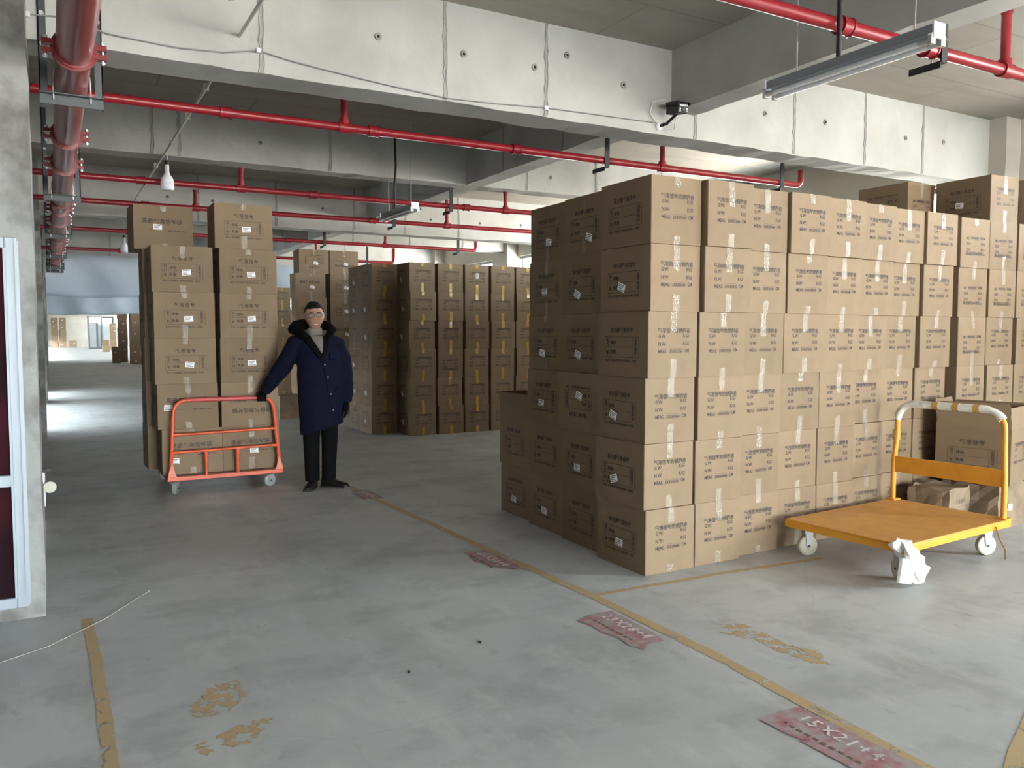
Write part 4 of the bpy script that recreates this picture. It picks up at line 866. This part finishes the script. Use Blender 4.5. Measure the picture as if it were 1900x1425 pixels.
    tx = bpy.data.textures.new('folds', 'CLOUDS'); tx.noise_scale = .14; dp = co.modifiers.new('folds', 'DISPLACE'); dp.texture = tx; dp.strength = .022; dp.mid_level = .5
    bake(co); co.data.materials.clear(); co.data.materials.append(M['navy'])
    for p in co.data.polygons: p.use_smooth = True
    def fy(x, z):
        for (z0, a0, b0, c0), (z1, a1, b1, c1) in zip(RG, RG[1:]):
            if z0 <= z <= z1 or (z > z1 and z1 == RG[-1][0]):
                t_ = min(1, (z - z0) / (z1 - z0)); a, b_, cx = lerp(a0, a1, t_), lerp(b0, b1, t_), lerp(c0, c1, t_); return -b_ * math.sqrt(max(0.02, 1 - ((x - cx) / a) ** 2)) + .01
        return -.1
    def patch(lft, rgt, off, name, matn, n=10, mm=6):
        """strip of cloth lying on the coat front between two polylines"""
        m = MB(); rows = []
        def at(poly, t_):
            k = t_ * (len(poly) - 1); i_ = min(int(k), len(poly) - 2); return Vector(poly[i_]).lerp(Vector(poly[i_ + 1]), k - i_)
        for i_ in range(n + 1):
            a, b_ = at(lft, i_ / n), at(rgt, i_ / n); rows.append([(lerp(a.x, b_.x, q / mm), fy(lerp(a.x, b_.x, q / mm), lerp(a.y, b_.y, q / mm)) - off, lerp(a.y, b_.y, q / mm)) for q in range(mm + 1)])
        m.loft(rows, False, True, False); o_ = m.build(name, matn, P); sl = o_.modifiers.new('thick', 'SOLIDIFY'); sl.thickness = .012; sl.offset = 0; return o_
    patch([(-.11, 1.425), (-.05, 1.36), (.015, 1.265)], [(.04, 1.425), (.03, 1.36), (.025, 1.265)], .018, 'sweater', 'knit')
    patch([(-.165, 1.42), (-.09, 1.33), (.015, 1.19)], [(-.085, 1.425), (-.035, 1.35), (.025, 1.25)], .026, 'lapel', 'black_cloth')
    patch([(.028, 1.425), (.035, 1.36), (.02, 1.25)], [(.095, 1.42), (.08, 1.34), (.035, 1.19)], .026, 'lapel', 'black_cloth')
    MB().tube([(-.04, .0, 1.36), (-.043, .0, 1.43), (-.044, -.008, 1.475), (-.045, -.010, 1.495)], [.10, .080, .068, .064], 20, sq=(1, 1.02)).build('turtleneck', 'knit', P)
    MB().tube([(-.10, -.125, 1.40), (-.165, -.105, 1.445), (-.235, -.03, 1.485), (-.215, .07, 1.515), (-.12, .125, 1.535), (-.02, .13, 1.535), (.075, .09, 1.515), (.115, .0, 1.48), (.09, -.09, 1.44), (.06, -.12, 1.39)], [.028, .042, .050, .052, .052, .050, .044, .038, .034, .026], 14).build('fur_hood', 'fur', P)
    zs = [1.19, 1.05, .9, .75, .63]; xs = [.026, .05, .075, .10, .118]
    MB().tube([(x, fy(x, z) - .008, z) for x, z in zip(xs, zs)], .006, 8).build('placket', 'navy', P)
    for x, z in ((.035, 1.16), (.062, 1.045), (.086, .89), (.105, .74)): MB().lathe([(.001, .004), (.006, .003), (.007, 0)], 12, mtx=Matrix.Translation((x + .008, fy(x, z) - .014, z)) @ Matrix.Rotation(R(90), 4, 'X')).build('button', 'steel_light', P)
    patch([(.085, 1.265), (.085, 1.20)], [(.165, 1.28), (.165, 1.215)], .010, 'chest_pocket', 'navy', 3, 4)
    patch([(.12, .93), (.125, .905)], [(.19, .97), (.19, .945)], .010, 'pocket_flap', 'navy', 3, 4)
    # trousers, shoes
    m = MB()
    for path, rr in (([(-.075, 0, .90), (-.083, -.005, .70), (-.088, -.012, .47), (-.086, .0, .25), (-.084, .004, .075)], [.098, .092, .076, .069, .067]), ([(.065, 0, .90), (.072, -.005, .70), (.078, -.01, .47), (.070, .0, .25), (.064, .008, .075)], [.098, .09, .074, .067, .065])):
        m.tube(path, rr, 18)
    m.build('trousers', 'black_cloth', P)
    def shoe(x, y, rz, name='shoe'):
        m = MB(); rings = []
        for t_, w, h, zc in ((-.075, .022, .05, .0), (-.065, .034, .085, 0), (-.02, .038, .098, 0), (.03, .037, .085, 0), (.08, .043, .062, 0), (.13, .047, .05, 0), (.17, .042, .042, 0), (.195, .028, .032, 0), (.205, .012, .022, 0)):
            rings.append([(w * math.copysign(abs(math.cos(a)) ** .7, math.cos(a)), -t_, max(.012, .012 + h * max(0, math.sin(a)) ** .8)) for a in [PI * k / 10 for k in range(11)]])
        m.loft(rings, True, True); o_ = m.build(name, 'leather', P, loc=(x, y, 0), rot=(0, 0, rz))
        s_ = MB(); s_.prism([(a, -b_) for a, b_ in ((-.03, -.078), (.03, -.078), (.041, -.02), (.040, .03), (.05, .13), (.044, .18), (.02, .21), (-.02, .21), (-.044, .18), (-.05, .13), (-.040, .03), (-.041, -.02))], 0.001, .016); s_.build('sole', 'wheel_dark', o_)
    shoe(-.084, -.005, R(-14)); shoe(.064, .0, R(62))
    # gloved hands: the right one closes over the trolley handle, the left one hangs
    bar = Vector((-.541, .196, .845)); ax = Vector((.96, .28, 0)); fr = Vector((.28, -.96, 0)); up = Vector((0, 0, 1))
    g = MB(); g.tube([(-.505, .182, .925), (-.522, .19, .90), bar + up * .036 + fr * -.012, bar + up * .034 + fr * .012], [.034, .036, .033, .026], 14, sq=(1.25, .75))
    for k in range(4):
        o_ = bar + ax * (.03 - .021 * k); ln = (.9, 1, .97, .82)[k]; rr = .0098
        g.tube([o_ + up * .036, o_ + up * .033 + fr * .022 * ln, o_ + up * .012 + fr * .036 * ln, o_ - up * .016 + fr * .032 * ln, o_ - up * .032 + fr * .012 * ln], [rr * 1.1, rr * 1.1, rr, rr * .95, rr * .8], 10)
    g.tube([bar + ax * .03 + up * .036 - fr * .01, bar + ax * .045 + up * .018 - fr * .028, bar + ax * .04 - up * .008 - fr * .034, bar + ax * .03 - up * .026 - fr * .02], [.013, .012, .011, .009], 10); g.build('glove', 'black_cloth', P)
    w = Vector((.233, -.012, .80)); g = MB(); g.tube([w + up * .02, w - up * .035, w - up * .075], [.034, .038, .034], 14, sq=(.6, 1.1))
    for k in range(4):
        o_ = w + Vector((0, .026 - .018 * k, -.07)); ln = (.8, .95, 1, .9)[3 - k]
        g.tube([o_, o_ + Vector((-.004, -.004, -.035 * ln)), o_ + Vector((-.014, -.008, -.06 * ln)), o_ + Vector((-.026, -.01, -.075 * ln))], [.010, .0098, .009, .0075], 10)
    g.tube([w + Vector((-.008, -.03, -.02)), w + Vector((-.016, -.05, -.055)), w + Vector((-.02, -.052, -.085))], [.013, .011, .009], 10); g.build('glove', 'black_cloth', P)
person()
